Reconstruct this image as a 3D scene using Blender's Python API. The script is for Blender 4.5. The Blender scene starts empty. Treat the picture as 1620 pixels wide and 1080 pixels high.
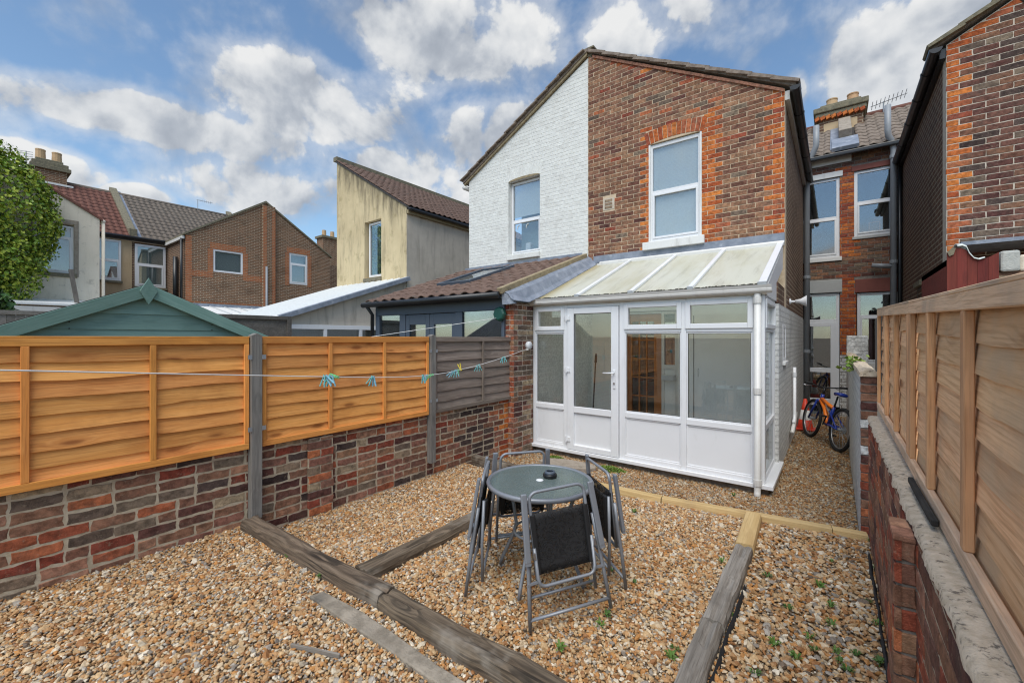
import bpy, bmesh, math, random
import numpy as np
from mathutils import Vector, Matrix, noise as mnoise

random.seed(11)
rng = np.random.default_rng(5)
S = bpy.context.scene
COL = S.collection
R = math.radians

# ------------------------------------------------------------------ camera, sky, sun, exposure
EYE = 1.52
FPX, CXP, CYP = 670.0, 810.0, 533.5          # focal length and principal point in photograph pixels
YAW = math.atan2(510, 670)
cam_d = bpy.data.cameras.new('camera')
cam = bpy.data.objects.new('camera', cam_d)
COL.objects.link(cam)
cam.location = (0, 0, EYE)
cam.rotation_euler = (R(90), 0, YAW)
cam_d.sensor_width = 36
cam_d.lens = 36 * FPX / 1620
cam_d.shift_y = -6.5 / 1620
cam_d.clip_start = 0.02
cam_d.clip_end = 3000
S.camera = cam
CS, SN = math.cos(YAW), math.sin(YAW)


def ray(px, py):
    u = (px - CXP) / FPX
    return Vector((-SN + u * CS, CS + u * SN, -(py - CYP) / FPX))


SUN_EL, SUN_AZ = 58.0, 163.0                  # azimuth clockwise from +Y: behind the camera, a little right
w = bpy.data.worlds.new('World')
S.world = w
w.use_nodes = True
wn, wl = w.node_tree.nodes, w.node_tree.links
wn.clear()


class G:
    """tiny node-graph helper"""
    def __init__(s, tree):
        s.t = tree

    def n(s, typ, **kw):
        nd = s.t.nodes.new(typ)
        ins = kw.pop('ins', {})
        for k, v in kw.items():
            setattr(nd, k, v)
        for k, v in ins.items():
            sock = nd.inputs[k]
            if isinstance(v, bpy.types.NodeSocket):
                s.t.links.new(v, sock)
            else:
                sock.default_value = v
        return nd

    def m(s, op, a, b=None, c=None, clamp=False):
        nd = s.n('ShaderNodeMath', operation=op)
        nd.use_clamp = clamp
        for i, v in enumerate((a, b, c)):
            if v is None:
                continue
            if isinstance(v, bpy.types.NodeSocket):
                s.t.links.new(v, nd.inputs[i])
            else:
                nd.inputs[i].default_value = v
        return nd.outputs[0]

    def vm(s, op, a, b=None):
        nd = s.n('ShaderNodeVectorMath', operation=op)
        for i, v in enumerate((a, b)):
            if v is None:
                continue
            if isinstance(v, bpy.types.NodeSocket):
                s.t.links.new(v, nd.inputs[i])
            else:
                nd.inputs[i].default_value = v
        return nd.outputs['Value'] if op in ('DOT_PRODUCT', 'LENGTH', 'DISTANCE') else nd.outputs[0]

    def mix(s, f, a, b, mode='MIX'):
        nd = s.n('ShaderNodeMix', data_type='RGBA', blend_type=mode)
        for k, v in ((0, f), (6, a), (7, b)):
            if isinstance(v, bpy.types.NodeSocket):
                s.t.links.new(v, nd.inputs[k])
            else:
                nd.inputs[k].default_value = v if k == 0 else ((*v, 1) if len(v) == 3 else v)
        return nd.outputs[2]

    def ramp(s, f, stops, interp='LINEAR'):
        nd = s.n('ShaderNodeValToRGB')
        cr = nd.color_ramp
        cr.interpolation = interp
        while len(cr.elements) < len(stops):
            cr.elements.new(0.5)
        for e, (p, c) in zip(cr.elements, stops):
            e.position = p
            e.color = (*c, 1) if len(c) == 3 else c
        s.t.links.new(f, nd.inputs[0])
        return nd.outputs[0]

    def smooth(s, v, a, b):
        nd = s.n('ShaderNodeMapRange', interpolation_type='SMOOTHSTEP')
        s.t.links.new(v, nd.inputs[0])
        nd.inputs[1].default_value = a
        nd.inputs[2].default_value = b
        return nd.outputs[0]

    def noise(s, vec, scale, detail=4, rough=0.55, dist=0.0):
        nd = s.n('ShaderNodeTexNoise')
        nd.inputs['Scale'].default_value = scale
        nd.inputs['Detail'].default_value = detail
        nd.inputs['Roughness'].default_value = rough
        nd.inputs['Distortion'].default_value = dist
        if vec is not None:
            s.t.links.new(vec, nd.inputs['Vector'])
        return nd.outputs['Fac']


def build_sky():
    g = G(w.node_tree)
    out = g.n('ShaderNodeOutputWorld')
    sky = g.n('ShaderNodeTexSky', sky_type='NISHITA')
    sky.sun_disc = False
    sky.sun_elevation = R(SUN_EL)
    sky.sun_rotation = R(SUN_AZ)
    sky.air_density = 1.0
    sky.dust_density = 0.6
    sky.ozone_density = 1.6
    tc = g.n('ShaderNodeTexCoord')
    d = g.vm('NORMALIZE', tc.outputs['Generated'])
    # broken cumulus: a general field plus the banks the photograph shows, all in world directions
    sep = g.n('ShaderNodeSeparateXYZ', ins={0: d})
    dz = g.m('ADD', sep.outputs['Z'], 0.22)
    flat = g.n('ShaderNodeCombineXYZ', ins={0: g.m('DIVIDE', sep.outputs['X'], dz), 1: g.m('DIVIDE', sep.outputs['Y'], dz), 2: 0.3})
    big = g.noise(flat.outputs[0], 1.25, 2, 0.5)
    def puff(v, detail, rough):
        nd = g.n('ShaderNodeTexVoronoi', feature='F1', ins={'Vector': v, 'Scale': 8.5, 'Detail': detail, 'Roughness': .55, 'Lacunarity': 2.1})
        nd.normalize = True
        nz = g.noise(v, 5.2, detail + 5, rough, 0.2)
        return g.m('ADD', g.m('MULTIPLY', nz, .62), g.m('MULTIPLY', g.m('SUBTRACT', .86, nd.outputs['Distance']), .42))
    f1 = puff(d, 3.0, .60)
    d2 = g.vm('ADD', d, (0.02, -0.03, 0.075))
    f2 = g.noise(d2, 4.2, 4, 0.52, 0.15)
    f3 = g.noise(d, 4.2, 4, 0.52, 0.15)
    banks = [  # pixel x, y, half width, half height, weight
        (230, 190, 165, 42, .80), (480, 165, 150, 70, .95), (390, 225, 200, 42, .72), (560, 190, 110, 36, .70), (340, 110, 60, 40, .45),
        (720, 45, 200, 70, .85), (610, 20, 90, 35, .55), (1010, 30, 115, 55, .72), (70, 262, 95, 34, .80), (420, 268, 180, 40, .55),
        (470, 300, 190, 50, .70), (690, 275, 120, 70, .55), (815, 220, 60, 50, .65), (1400, 115, 90, 90, .72), (1510, 30, 95, 60, .85),
        (1255, 145, 20, 30, .7), (215, 312, 55, 24, .75), (600, 262, 60, 30, .80), (740, 200, 60, 30, .4)]
    acc = None
    sv, se = None, None
    for px, py, a, b, wt in banks:
        c = ray(px, py)
        c.normalize()
        t1 = Vector((-c.y, c.x, 0)).normalized()
        t2 = c.cross(t1) * -1
        sc = c.dot(Vector((-SN, CS, 0)))
        ra, rb = a / FPX * sc * sc ** .3, b / FPX * sc
        u = g.m('MULTIPLY', g.vm('DOT_PRODUCT', d, tuple(t1)), 1 / ra)
        v = g.m('MULTIPLY', g.vm('DOT_PRODUCT', d, tuple(t2)), 1 / rb)
        q = g.m('ADD', g.m('MULTIPLY', u, u), g.m('MULTIPLY', v, v))
        fr = g.m('GREATER_THAN', g.vm('DOT_PRODUCT', d, tuple(c)), 0.3)
        e = g.m('MULTIPLY', g.m('MULTIPLY', g.smooth(q, 1.7, 0.0), wt), fr)
        acc = e if acc is None else g.m('MAXIMUM', acc, e)
        sv = g.m('MULTIPLY', e, v) if sv is None else g.m('ADD', sv, g.m('MULTIPLY', e, v))
        se = e if se is None else g.m('ADD', se, e)
    fieldc = g.m('MULTIPLY', g.smooth(big, 0.56, 0.78), 0.62)
    front = g.smooth(g.vm('DOT_PRODUCT', d, (-SN, CS, 0.25)), 0.35, 0.15)
    base = g.m('MAXIMUM', acc, g.m('MULTIPLY', fieldc, front))
    dens = g.m('ADD', base, g.m('MULTIPLY', g.m('SUBTRACT', f1, 0.52), 3.5))
    cov = g.m('MAXIMUM', g.smooth(dens, 0.40, 0.68), g.m('MULTIPLY', g.smooth(dens, 0.0, 0.60), 0.50))
    d3 = g.vm('ADD', d, (0.008, -0.012, 0.022))
    f4 = puff(d3, 3.0, .60)
    lit = g.m('ADD', g.m('MULTIPLY', g.m('SUBTRACT', f3, f2), 2.4), g.m('MULTIPLY', g.m('SUBTRACT', f1, f4), 3.0))
    lit = g.m('ADD', lit, 0.62)
    lit = g.m('SUBTRACT', lit, g.m('MULTIPLY', g.m('DIVIDE', sv, g.m('ADD', se, .05)), 0.30))
    lit = g.m('SUBTRACT', lit, g.m('MULTIPLY', g.smooth(dens, 0.75, 1.35), 0.25), clamp=True)
    cloudc = g.ramp(lit, [(0.0, (.36, .40, .47)), (0.40, (.55, .59, .65)), (0.70, (.82, .84, .86)), (1.0, (1.0, 1.0, .99))])
    skyc = g.mix(1.0, sky.outputs[0], (SKY_MUL, SKY_MUL, SKY_MUL), 'MULTIPLY')
    skyc = g.mix(1.0, skyc, (0.92, 1.0, 0.99), 'MULTIPLY')
    colr = g.mix(g.m('MULTIPLY', cov, 0.95), skyc, g.mix(1.0, cloudc, (CLOUD_MUL,) * 3, 'MULTIPLY'))
    bg = g.n('ShaderNodeBackground', ins={'Color': colr, 'Strength': SKY_STRENGTH})
    w.node_tree.links.new(bg.outputs[0], out.inputs[0])


SKY_STRENGTH = 0.11
SKY_MUL = 1.22
CLOUD_MUL = 6.0
build_sky()
sun_d = bpy.data.lights.new('sun', 'SUN')
sun_d.energy = 2.5
sun_d.angle = R(48)
sun_d.color = (1.0, 0.955, 0.88)
sun = bpy.data.objects.new('sun', sun_d)
COL.objects.link(sun)
az, el = R(SUN_AZ), R(SUN_EL)
to_sun = Vector((math.sin(az) * math.cos(el), math.cos(az) * math.cos(el), math.sin(el)))
sun.rotation_euler = (-to_sun).to_track_quat('-Z', 'Y').to_euler()

S.view_settings.view_transform = 'Standard'
S.view_settings.look = 'None'
S.view_settings.exposure = 0.40
S.view_settings.gamma = 1
S.view_settings.use_curve_mapping = False
S.render.engine = 'CYCLES'
S.cycles.use_denoising = True
S.cycles.filter_width = 1.15
S.cycles.max_bounces = 7
S.cycles.transparent_max_bounces = 16
S.cycles.caustics_reflective = False
S.cycles.caustics_refractive = False
S.cycles.sample_clamp_indirect = 6

# ------------------------------------------------------------------ mesh helpers


class MB:
    def __init__(s):
        s.v, s.f, s.m = [], [], []

    def add(s, vs, fs, m=0):
        o = len(s.v)
        s.v += [tuple(p) for p in vs]
        s.f += [tuple(i + o for i in f) for f in fs]
        s.m += [m] * len(fs)
        return s

    def hexa(s, p, m=0):
        return s.add(p, [(0, 3, 2, 1), (4, 5, 6, 7), (0, 1, 5, 4), (1, 2, 6, 5), (2, 3, 7, 6), (3, 0, 4, 7)], m)

    def box(s, x0, x1, y0, y1, z0, z1, m=0):
        return s.hexa([(x0, y0, z0), (x1, y0, z0), (x1, y1, z0), (x0, y1, z0), (x0, y0, z1), (x1, y0, z1), (x1, y1, z1), (x0, y1, z1)], m)

    def obox(s, c, a, b, d, m=0):
        c, a, b, d = Vector(c), Vector(a), Vector(b), Vector(d)
        return s.hexa([c - a - b - d, c + a - b - d, c + a + b - d, c - a + b - d, c - a - b + d, c + a - b + d, c + a + b + d, c - a + b + d], m)

    def bar(s, p, q, wd, ht, up=(0, 0, 1), m=0):
        p, q = Vector(p), Vector(q)
        a = (q - p) / 2
        side = a.cross(Vector(up)).normalized()
        u = side.cross(a).normalized()
        return s.obox((p + q) / 2, a, side * wd / 2, u * ht / 2, m)

    def prism(s, poly, fn, d0, d1, m=0):
        """poly: list of (u,v); fn(u,v,d) -> xyz"""
        n = len(poly)
        vs = [fn(u, v, d0) for u, v in poly] + [fn(u, v, d1) for u, v in poly]
        fs = [tuple(range(n))[::-1], tuple(range(n, 2 * n))] + [(i, (i + 1) % n, n + (i + 1) % n, n + i) for i in range(n)]
        return s.add(vs, fs, m)

    def tube(s, pts, r, n=8, m=0, closed=False):
        pts = [Vector(p) for p in pts]
        k = len(pts)
        rs = r if isinstance(r, (list, tuple)) else [r] * k
        rings, prev = [], None
        for i, p in enumerate(pts):
            if closed:
                t = pts[(i + 1) % k] - pts[i - 1]
            else:
                t = pts[min(i + 1, k - 1)] - pts[max(i - 1, 0)]
            t.normalize()
            if prev is None:
                ref = Vector((0, 0, 1)) if abs(t.z) < .9 else Vector((1, 0, 0))
                a = t.cross(ref).normalized()
            else:
                a = (prev - t * prev.dot(t)).normalized()
            prev = a
            b = t.cross(a)
            rings.append([p + (a * math.cos(2 * math.pi * j / n) + b * math.sin(2 * math.pi * j / n)) * rs[i] for j in range(n)])
        vs = [q for rg in rings for q in rg]
        fs = []
        for i in range(k if closed else k - 1):
            i2 = (i + 1) % k
            for j in range(n):
                j2 = (j + 1) % n
                fs.append((i * n + j, i * n + j2, i2 * n + j2, i2 * n + j))
        if not closed:
            fs.append(tuple(range(n))[::-1])
            fs.append(tuple(range((k - 1) * n, k * n)))
        return s.add(vs, fs, m)

    def lathe(s, prof, c, n=16, m=0, axis='Z'):
        vs, fs = [], []
        k = len(prof)
        for j in range(n):
            a = 2 * math.pi * j / n
            for r, h in prof:
                if axis == 'Z':
                    vs.append((c[0] + r * math.cos(a), c[1] + r * math.sin(a), c[2] + h))
                elif axis == 'Y':
                    vs.append((c[0] + r * math.cos(a), c[1] + h, c[2] + r * math.sin(a)))
                else:
                    vs.append((c[0] + h, c[1] + r * math.cos(a), c[2] + r * math.sin(a)))
        for j in range(n):
            j2 = (j + 1) % n
            for i in range(k - 1):
                fs.append((j * k + i, j2 * k + i, j2 * k + i + 1, j * k + i + 1))
        return s.add(vs, fs, m)

    def mesh(s, name, mats, smooth=False):
        me = bpy.data.meshes.new(name)
        me.from_pydata(s.v, [], s.f)
        for mt in (mats if isinstance(mats, (list, tuple)) else [mats]):
            me.materials.append(M[mt] if isinstance(mt, str) else mt)
        if any(s.m):
            me.polygons.foreach_set('material_index', s.m)
        if smooth:
            me.polygons.foreach_set('use_smooth', [True] * len(s.f))
        bm = bmesh.new()
        bm.from_mesh(me)
        bmesh.ops.recalc_face_normals(bm, faces=bm.faces)
        bm.to_mesh(me)
        bm.free()
        return me

    def build(s, name, mats, parent=None, smooth=False, bevel=0.0, seg=2):
        o = bpy.data.objects.new(name, s.mesh(name, mats, smooth))
        COL.objects.link(o)
        if parent is not None:
            attach(o, parent)
        if bevel:
            md = o.modifiers.new('bevel', 'BEVEL')
            md.width = bevel
            md.segments = seg
            md.limit_method = 'ANGLE'
            md.angle_limit = R(40)
        if smooth == 'auto':
            pass
        return o


WM = {}


def wmat(o):
    if o.name in WM:
        return WM[o.name]
    return Matrix.Identity(4)


def attach(o, parent, basis=None):
    """parent o, keeping the world place its mesh (or basis) already has"""
    if basis is not None:
        o.matrix_basis = basis
    o.parent = parent
    o.matrix_parent_inverse = wmat(parent).inverted()
    WM[o.name] = o.matrix_basis.copy()


def thing(name, label, cat, loc=(0, 0, 0), group=None):
    o = bpy.data.objects.new(name, None)
    COL.objects.link(o)
    o.empty_display_size = 0.1
    o.location = loc
    WM[o.name] = Matrix.Translation(loc)
    return tag(o, label, cat, group)


def tag(o, label, cat, group=None):
    o['label'] = label
    o['category'] = cat
    if group:
        o['group'] = group
    return o


def kind(o, k):
    o['kind'] = k
    return o


def copy_tree(o, parent=None):
    c = o.copy()
    COL.objects.link(c)
    if parent is not None:
        c.parent = parent
        c.matrix_parent_inverse = o.matrix_parent_inverse.copy()
    for ch in list(o.children):
        copy_tree(ch, c)
    return c


def arc(c, r, a0, a1, n, u=(1, 0, 0), v=(0, 0, 1)):
    c, u, v = Vector(c), Vector(u), Vector(v)
    return [c + u * r * math.cos(R(a0 + (a1 - a0) * i / n)) + v * r * math.sin(R(a0 + (a1 - a0) * i / n)) for i in range(n + 1)]


# ------------------------------------------------------------------ materials
M = {}


def mat(name):
    m = bpy.data.materials.new(name)
    m.use_nodes = True
    m.node_tree.nodes.clear()
    M[name] = m
    g = G(m.node_tree)
    out = g.n('ShaderNodeOutputMaterial')
    b = g.n('ShaderNodeBsdfPrincipled')
    m.node_tree.links.new(b.outputs[0], out.inputs[0])
    return g, b, out


def setc(g, b, col, rough=None, bump=None, bstr=0.3, bdist=0.01, metal=0.0, spec=None):
    L = g.t.links
    if isinstance(col, bpy.types.NodeSocket):
        L.new(col, b.inputs['Base Color'])
    else:
        b.inputs['Base Color'].default_value = (*col, 1)
    if rough is not None:
        if isinstance(rough, bpy.types.NodeSocket):
            L.new(rough, b.inputs['Roughness'])
        else:
            b.inputs['Roughness'].default_value = rough
    b.inputs['Metallic'].default_value = metal
    if spec is not None:
        b.inputs['Specular IOR Level'].default_value = spec
    if bump is not None:
        bn = g.n('ShaderNodeBump', ins={'Height': bump, 'Strength': bstr, 'Distance': bdist})
        L.new(bn.outputs[0], b.inputs['Normal'])


def pos(g):
    return g.n('ShaderNodeNewGeometry').outputs['Position']


def scaled(g, v, s):
    return g.vm('MULTIPLY', v, s)


def sc3(c, k):
    return tuple(min(1, x * k) for x in c)


def brick_mat(name, c, var=0.35, rough=0.9, stain=(.105, .078, .062), stain_amt=0.4, bstr=0.7, smear=0.45, speck=.5):
    g, b, _ = mat(name)
    p = pos(g)
    oi = g.n('ShaderNodeObjectInfo')
    geo = g.n('ShaderNodeNewGeometry')
    rnd = g.m('FRACT', g.m('ADD', oi.outputs['Random'], geo.outputs['Random Per Island']))
    n1 = g.noise(p, 22, 5, 0.65)
    n2 = g.noise(p, 160, 3, 0.6)
    n3 = g.noise(p, 5, 4, 0.6)
    base = g.mix(g.smooth(n1, .25, .75), sc3(c, 0.50 if smear else .9), sc3(c, 1.42 if smear else 1.06))
    val = g.m('ADD', g.m('MULTIPLY', rnd, 2 * var), 1 - var)
    hsv = g.n('ShaderNodeHueSaturation', ins={'Color': base, 'Value': val, 'Hue': g.m('ADD', g.m('MULTIPLY', rnd, 0.022), 0.489)})
    st = g.m('MULTIPLY', g.smooth(n3, 0.48, 0.70), stain_amt)
    c2 = g.mix(st, hsv.outputs[0], stain)
    sm = g.m('MULTIPLY', g.smooth(g.noise(p, 38, 6, .7), .56, .70), smear)
    c2 = g.mix(sm, c2, (.34, .27, .19))
    c3 = g.mix(g.m('MULTIPLY', g.smooth(n2, .56, .75), .45), c2, sc3(c, 1.8))
    c3 = g.mix(g.m('MULTIPLY', g.smooth(n2, .44, .28), speck), c3, sc3(c, .4))
    setc(g, b, c3, rough, g.m('ADD', n1, g.m('MULTIPLY', n2, 0.6)), bstr, 0.006, spec=0.25)


brick_mat('brick_red', (.34, .095, .048))
brick_mat('brick_orange', (.46, .125, .035), .3, stain_amt=.3)
brick_mat('brick_brown', (.195, .092, .058), .3)
brick_mat('brick_umber', (.255, .128, .080), .28)
brick_mat('brick_plum', (.140, .062, .048), .35)
brick_mat('brick_dark', (.072, .048, .042), .4)
brick_mat('brick_grey', (.165, .120, .088), .3)
brick_mat('brick_pink', (.33, .16, .105), .25)
brick_mat('brick_buff', (.30, .22, .145), .25)
brick_mat('brick_white', (.74, .745, .71), .035, 0.55, (.50, .49, .45), .35, .6, 0.0, .04)
brick_mat('brick_offwhite', (.60, .60, .58), .08, 0.65, (.28, .27, .25), .5, .6, 0.15, .15)


def noisy(name, c1, c2, scale=12, rough=0.85, bstr=0.3, fine=120, bdist=0.006, spec=None, c3=None, s3=3.0, t3=(.55, .75)):
    g, b, _ = mat(name)
    p = pos(g)
    n = g.noise(p, scale, 6, 0.62)
    f = g.noise(p, fine, 4, 0.6)
    col = g.mix(g.smooth(n, .3, .7), c1, c2)
    if c3:
        col = g.mix(g.smooth(g.noise(p, s3, 5, .65), *t3), col, c3)
    setc(g, b, col, rough, g.m('ADD', g.m('MULTIPLY', n, 0.6), f), bstr, bdist, spec=spec)
    return g, b


noisy('mortar', (.42, .34, .235), (.56, .475, .35), 18, .95, .6)
noisy('mortar_pale', (.50, .43, .34), (.60, .53, .44), 18, .95, .4)
noisy('mortar_house', (.52, .40, .27), (.62, .50, .36), 18, .95, .4)
noisy('mortar_dark', (.16, .14, .12), (.26, .23, .20), 18, .95, .5)
noisy('concrete', (.20, .17, .13), (.36, .31, .245), 14, .93, .7, 90, .01, None, (.10, .09, .075), 3.5)
noisy('concrete_cap', (.48, .39, .28), (.66, .55, .42), 30, .95, .8, 110, .006, None, (.17, .14, .11), 48, (.54, .68))
noisy('stone_block', (.40, .41, .38), (.52, .52, .48), 9, .9, .6, 60, .01, None, (.22, .22, .20), 9)
noisy('lead', (.17, .20, .25), (.27, .30, .36), 6, .55, .3, 40, .008, None, (.42, .45, .50), 5)
noisy('earth', (.12, .085, .05), (.22, .16, .10), 6, .97, .6)
noisy('gravel_base', (.24, .16, .09), (.40, .29, .18), 60, .95, 1.0, 90, .02)
noisy('roof_felt', (.035, .033, .033), (.06, .056, .055), 20, .9, .4)
noisy('moss', (.05, .09, .012), (.11, .17, .02), 60, .95, 1.0, 200, .01)
noisy('moss_dark', (.035, .033, .022), (.11, .10, .07), 55, .97, 1.0, 150, .02)
noisy('verge_mortar', (.25, .20, .12), (.36, .29, .18), 14, .95, .7, 60, .01, None, (.13, .11, .075), 7)
noisy('white_felt', (.55, .60, .57), (.68, .70, .66), 6, .7, .3)
noisy('tile_brown', (.105, .062, .046), (.165, .105, .08), 9, .85, .35, 80, .005, None, (.075, .065, .055), 4)
noisy('tile_grey', (.16, .125, .10), (.29, .235, .19), 14, .9, .4, 80, .005, None, (.09, .08, .07), 6)
noisy('tile_red', (.135, .058, .042), (.20, .085, .062), 9, .9, .4, 80, .005, None, (.09, .05, .04), 4)
noisy('tile_slate', (.13, .105, .085), (.20, .165, .135), 9, .9, .4, 80, .005)
noisy('terracotta', (.42, .24, .12), (.55, .35, .20), 9, .85, .3)
noisy('lichen_stone', (.13, .12, .085), (.24, .21, .14), 16, .95, .6, 70, .01, None, (.08, .07, .05), 8)
noisy('plaster_white', (.80, .80, .77), (.85, .85, .82), 2, .7, .1)
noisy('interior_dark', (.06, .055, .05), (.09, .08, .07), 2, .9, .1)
noisy('floor_tile', (.42, .40, .36), (.50, .47, .42), 4, .5, .1)
noisy('slab_stone', (.24, .20, .16), (.36, .31, .25), 12, .93, .7, 80, .01, None, (.14, .12, .09), 6)


def plain(name, c, rough=0.5, metal=0.0, var=0.12, scale=30, bstr=0.08, spec=None, dirt=None):
    g, b, _ = mat(name)
    p = pos(g)
    n = g.noise(p, scale, 4, .6)
    col = g.mix(n, sc3(c, 1 - var), sc3(c, 1 + var))
    if dirt:
        v = scaled(g, p, (1, 1, .35))
        col = g.mix(g.m('MULTIPLY', g.smooth(g.noise(v, 7, 5, .7), .52, .8), dirt[1]), col, dirt[0])
    setc(g, b, col, rough, g.noise(p, scale * 6, 2), bstr, .002, metal, spec)


plain('upvc', (.76, .77, .785), .32, 0, .02, 6, .02, None, ((.45, .44, .40), .28))
plain('upvc_old', (.66, .65, .62), .4, 0, .04, 8, .05, None, ((.30, .28, .24), .5))
plain('upvc_grey', (.50, .53, .55), .4, 0, .04, 8, .03)
plain('gasket', (.03, .03, .032), .6)
plain('black_plastic', (.016, .017, .019), .35, 0, .15, 10, .03)
plain('pipe_grey', (.27, .29, .31), .45, 0, .08, 10, .05, None, ((.16, .16, .15), .4))
plain('paint_slate', (.075, .095, .125), .5, 0, .08, 20, .06)
plain('chair_metal', (.235, .25, .275), .42, .25, .06, 60, .05)
plain('steel', (.55, .55, .56), .3, .9, .05)
plain('rubber', (.014, .014, .015), .8)
plain('blue_paint', (.012, .035, .26), .35)
plain('orange_paint', (.85, .20, .012), .35)
plain('cone_red', (.62, .05, .02), .5)
plain('white_paint', (.72, .72, .70), .5, 0, .05, 20, .1, None, ((.35, .33, .30), .4))
plain('peg_teal', (.16, .55, .56), .45)
plain('peg_blue', (.25, .56, .70), .45)
plain('peg_green', (.14, .58, .22), .45)
plain('peg_yellow', (.80, .62, .03), .45)
plain('line_white', (.72, .72, .70), .6)
plain('reel_green', (.010, .075, .055), .4)
plain('lintel_grey', (.42, .43, .42), .7, 0, .1, 12, .2)
plain('lintel_red', (.20, .065, .05), .8, 0, .2, 12, .2)
plain('galv', (.36, .38, .40), .5, .6, .1, 60, .05)
plain('ash_black', (.012, .012, .013), .3)
plain('white_sheet', (.80, .81, .80), .5, 0, .04, 6, .05)
plain('blind', (.78, .84, .84), .6)
plain('curtain', (.52, .58, .56), .9, 0, .2, 20, .1)
plain('pot_buff', (.50, .34, .19), .85, 0, .2)
plain('membrane', (.010, .010, .011), .7)
plain('weed_green', (.105, .20, .035), .6, 0, .35, 40)
plain('weed_dark', (.07, .145, .028), .6, 0, .35, 40)
plain('brick_shard', (.50, .13, .045), .9, 0, .25, 60, .3)


def render_mat(name, c1, c2, streak, s_amt, band=None, blotch=None):
    g, b, _ = mat(name)
    p = pos(g)
    n = g.noise(p, 1.6, 6, .62)
    col = g.mix(g.smooth(n, .3, .72), c1, c2)
    st = g.noise(scaled(g, p, (3.2, 3.2, .55)), 1.7, 6, .68, .4)
    amt = g.m('MULTIPLY', g.smooth(st, .47, .74), s_amt)
    if band:     # mould under the sloping verge: stronger the nearer to the roof line
        a, bb, cc, z0, z1 = band
        hgt = g.m('ADD', g.vm('DOT_PRODUCT', p, (a, bb, cc)), 0)
        amt = g.m('MAXIMUM', amt, g.m('MULTIPLY', g.smooth(g.m('ADD', hgt, g.m('MULTIPLY', g.m('SUBTRACT', st, .5), 3.2)), z0, z1), .85))
    col = g.mix(amt, col, streak)
    if blotch:
        col = g.mix(g.m('MULTIPLY', g.smooth(g.noise(p, 3.1, 6, .7), .55, .68), blotch[1]), col, blotch[0])
    f = g.noise(p, 45, 5, .65)
    setc(g, b, col, .93, f, .35, .01, spec=.2)


render_mat('render_yellow', (.64, .53, .33), (.55, .45, .275), (.10, .085, .06), .5, band=(.6, 0, 1.0, -1.45, -.05), blotch=((.20, .16, .06), .35))
render_mat('render_grey', (.58, .52, .44), (.47, .42, .355), (.27, .235, .195), .6)
render_mat('render_cream', (.72, .645, .52), (.78, .70, .58), (.40, .35, .28), .35, blotch=((.30, .26, .21), .5))
render_mat('render_tan', (.52, .39, .24), (.58, .44, .28), (.30, .22, .13), .4)


def brick_tex(name, c1, c2, mortar, plane, bstr=.6, msize=.010):
    g, b, _ = mat(name)
    p = pos(g)
    sp = g.n('ShaderNodeSeparateXYZ', ins={0: p})
    u = sp.outputs['Y' if plane == 'yz' else 'X']
    cb = g.n('ShaderNodeCombineXYZ', ins={0: u, 1: sp.outputs['Z'], 2: 0.0})
    wob = g.vm('MULTIPLY', g.vm('SUBTRACT', g.n('ShaderNodeTexNoise', ins={'Vector': p, 'Scale': 14.0}).outputs['Color'], (.5, .5, .5)), (.012, .012, 0))
    bt = g.n('ShaderNodeTexBrick', ins={'Vector': g.vm('ADD', cb.outputs[0], wob), 'Color1': (*c1, 1), 'Color2': (*c2, 1), 'Mortar': (*mortar, 1),
                                        'Scale': 1.0, 'Mortar Size': msize, 'Mortar Smooth': .2, 'Brick Width': .225, 'Row Height': .075})
    n = g.noise(p, 30, 5, .65)
    n2 = g.noise(p, 1.4, 5, .6)
    col = g.mix(1.0, bt.outputs['Color'], g.ramp(n, [(0.2, (.62,) * 3), (.8, (1.3,) * 3)]), 'MULTIPLY')
    col = g.mix(g.m('MULTIPLY', g.smooth(n2, .5, .75), .5), col, sc3(c1, .55))
    h = g.m('ADD', g.m('MULTIPLY', g.m('SUBTRACT', 1.0, bt.outputs['Fac']), 1.0), g.m('MULTIPLY', n, .35))
    setc(g, b, col, .92, h, bstr, .012, spec=.25)


brick_tex('wall_brown_yz', (.115, .066, .045), (.17, .095, .065), (.34, .27, .19), 'yz')
brick_tex('wall_brown_xz', (.125, .072, .048), (.20, .11, .07), (.34, .27, .19), 'xz')
brick_tex('wall_white_yz', (.62, .62, .60), (.70, .70, .67), (.55, .55, .53), 'yz', .8)
brick_tex('wall_dark_yz', (.10, .055, .038), (.15, .078, .05), (.30, .25, .18), 'yz', .7)
brick_tex('gable_yz', (.15, .085, .052), (.24, .12, .065), (.40, .32, .23), 'yz', .4)
brick_tex('gable_orange_yz', (.34, .11, .05), (.44, .15, .06), (.36, .26, .17), 'yz', .4)
brick_tex('party_white', (.80, .81, .79), (.83, .84, .82), (.76, .77, .75), 'yz', .12, .006)


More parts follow.
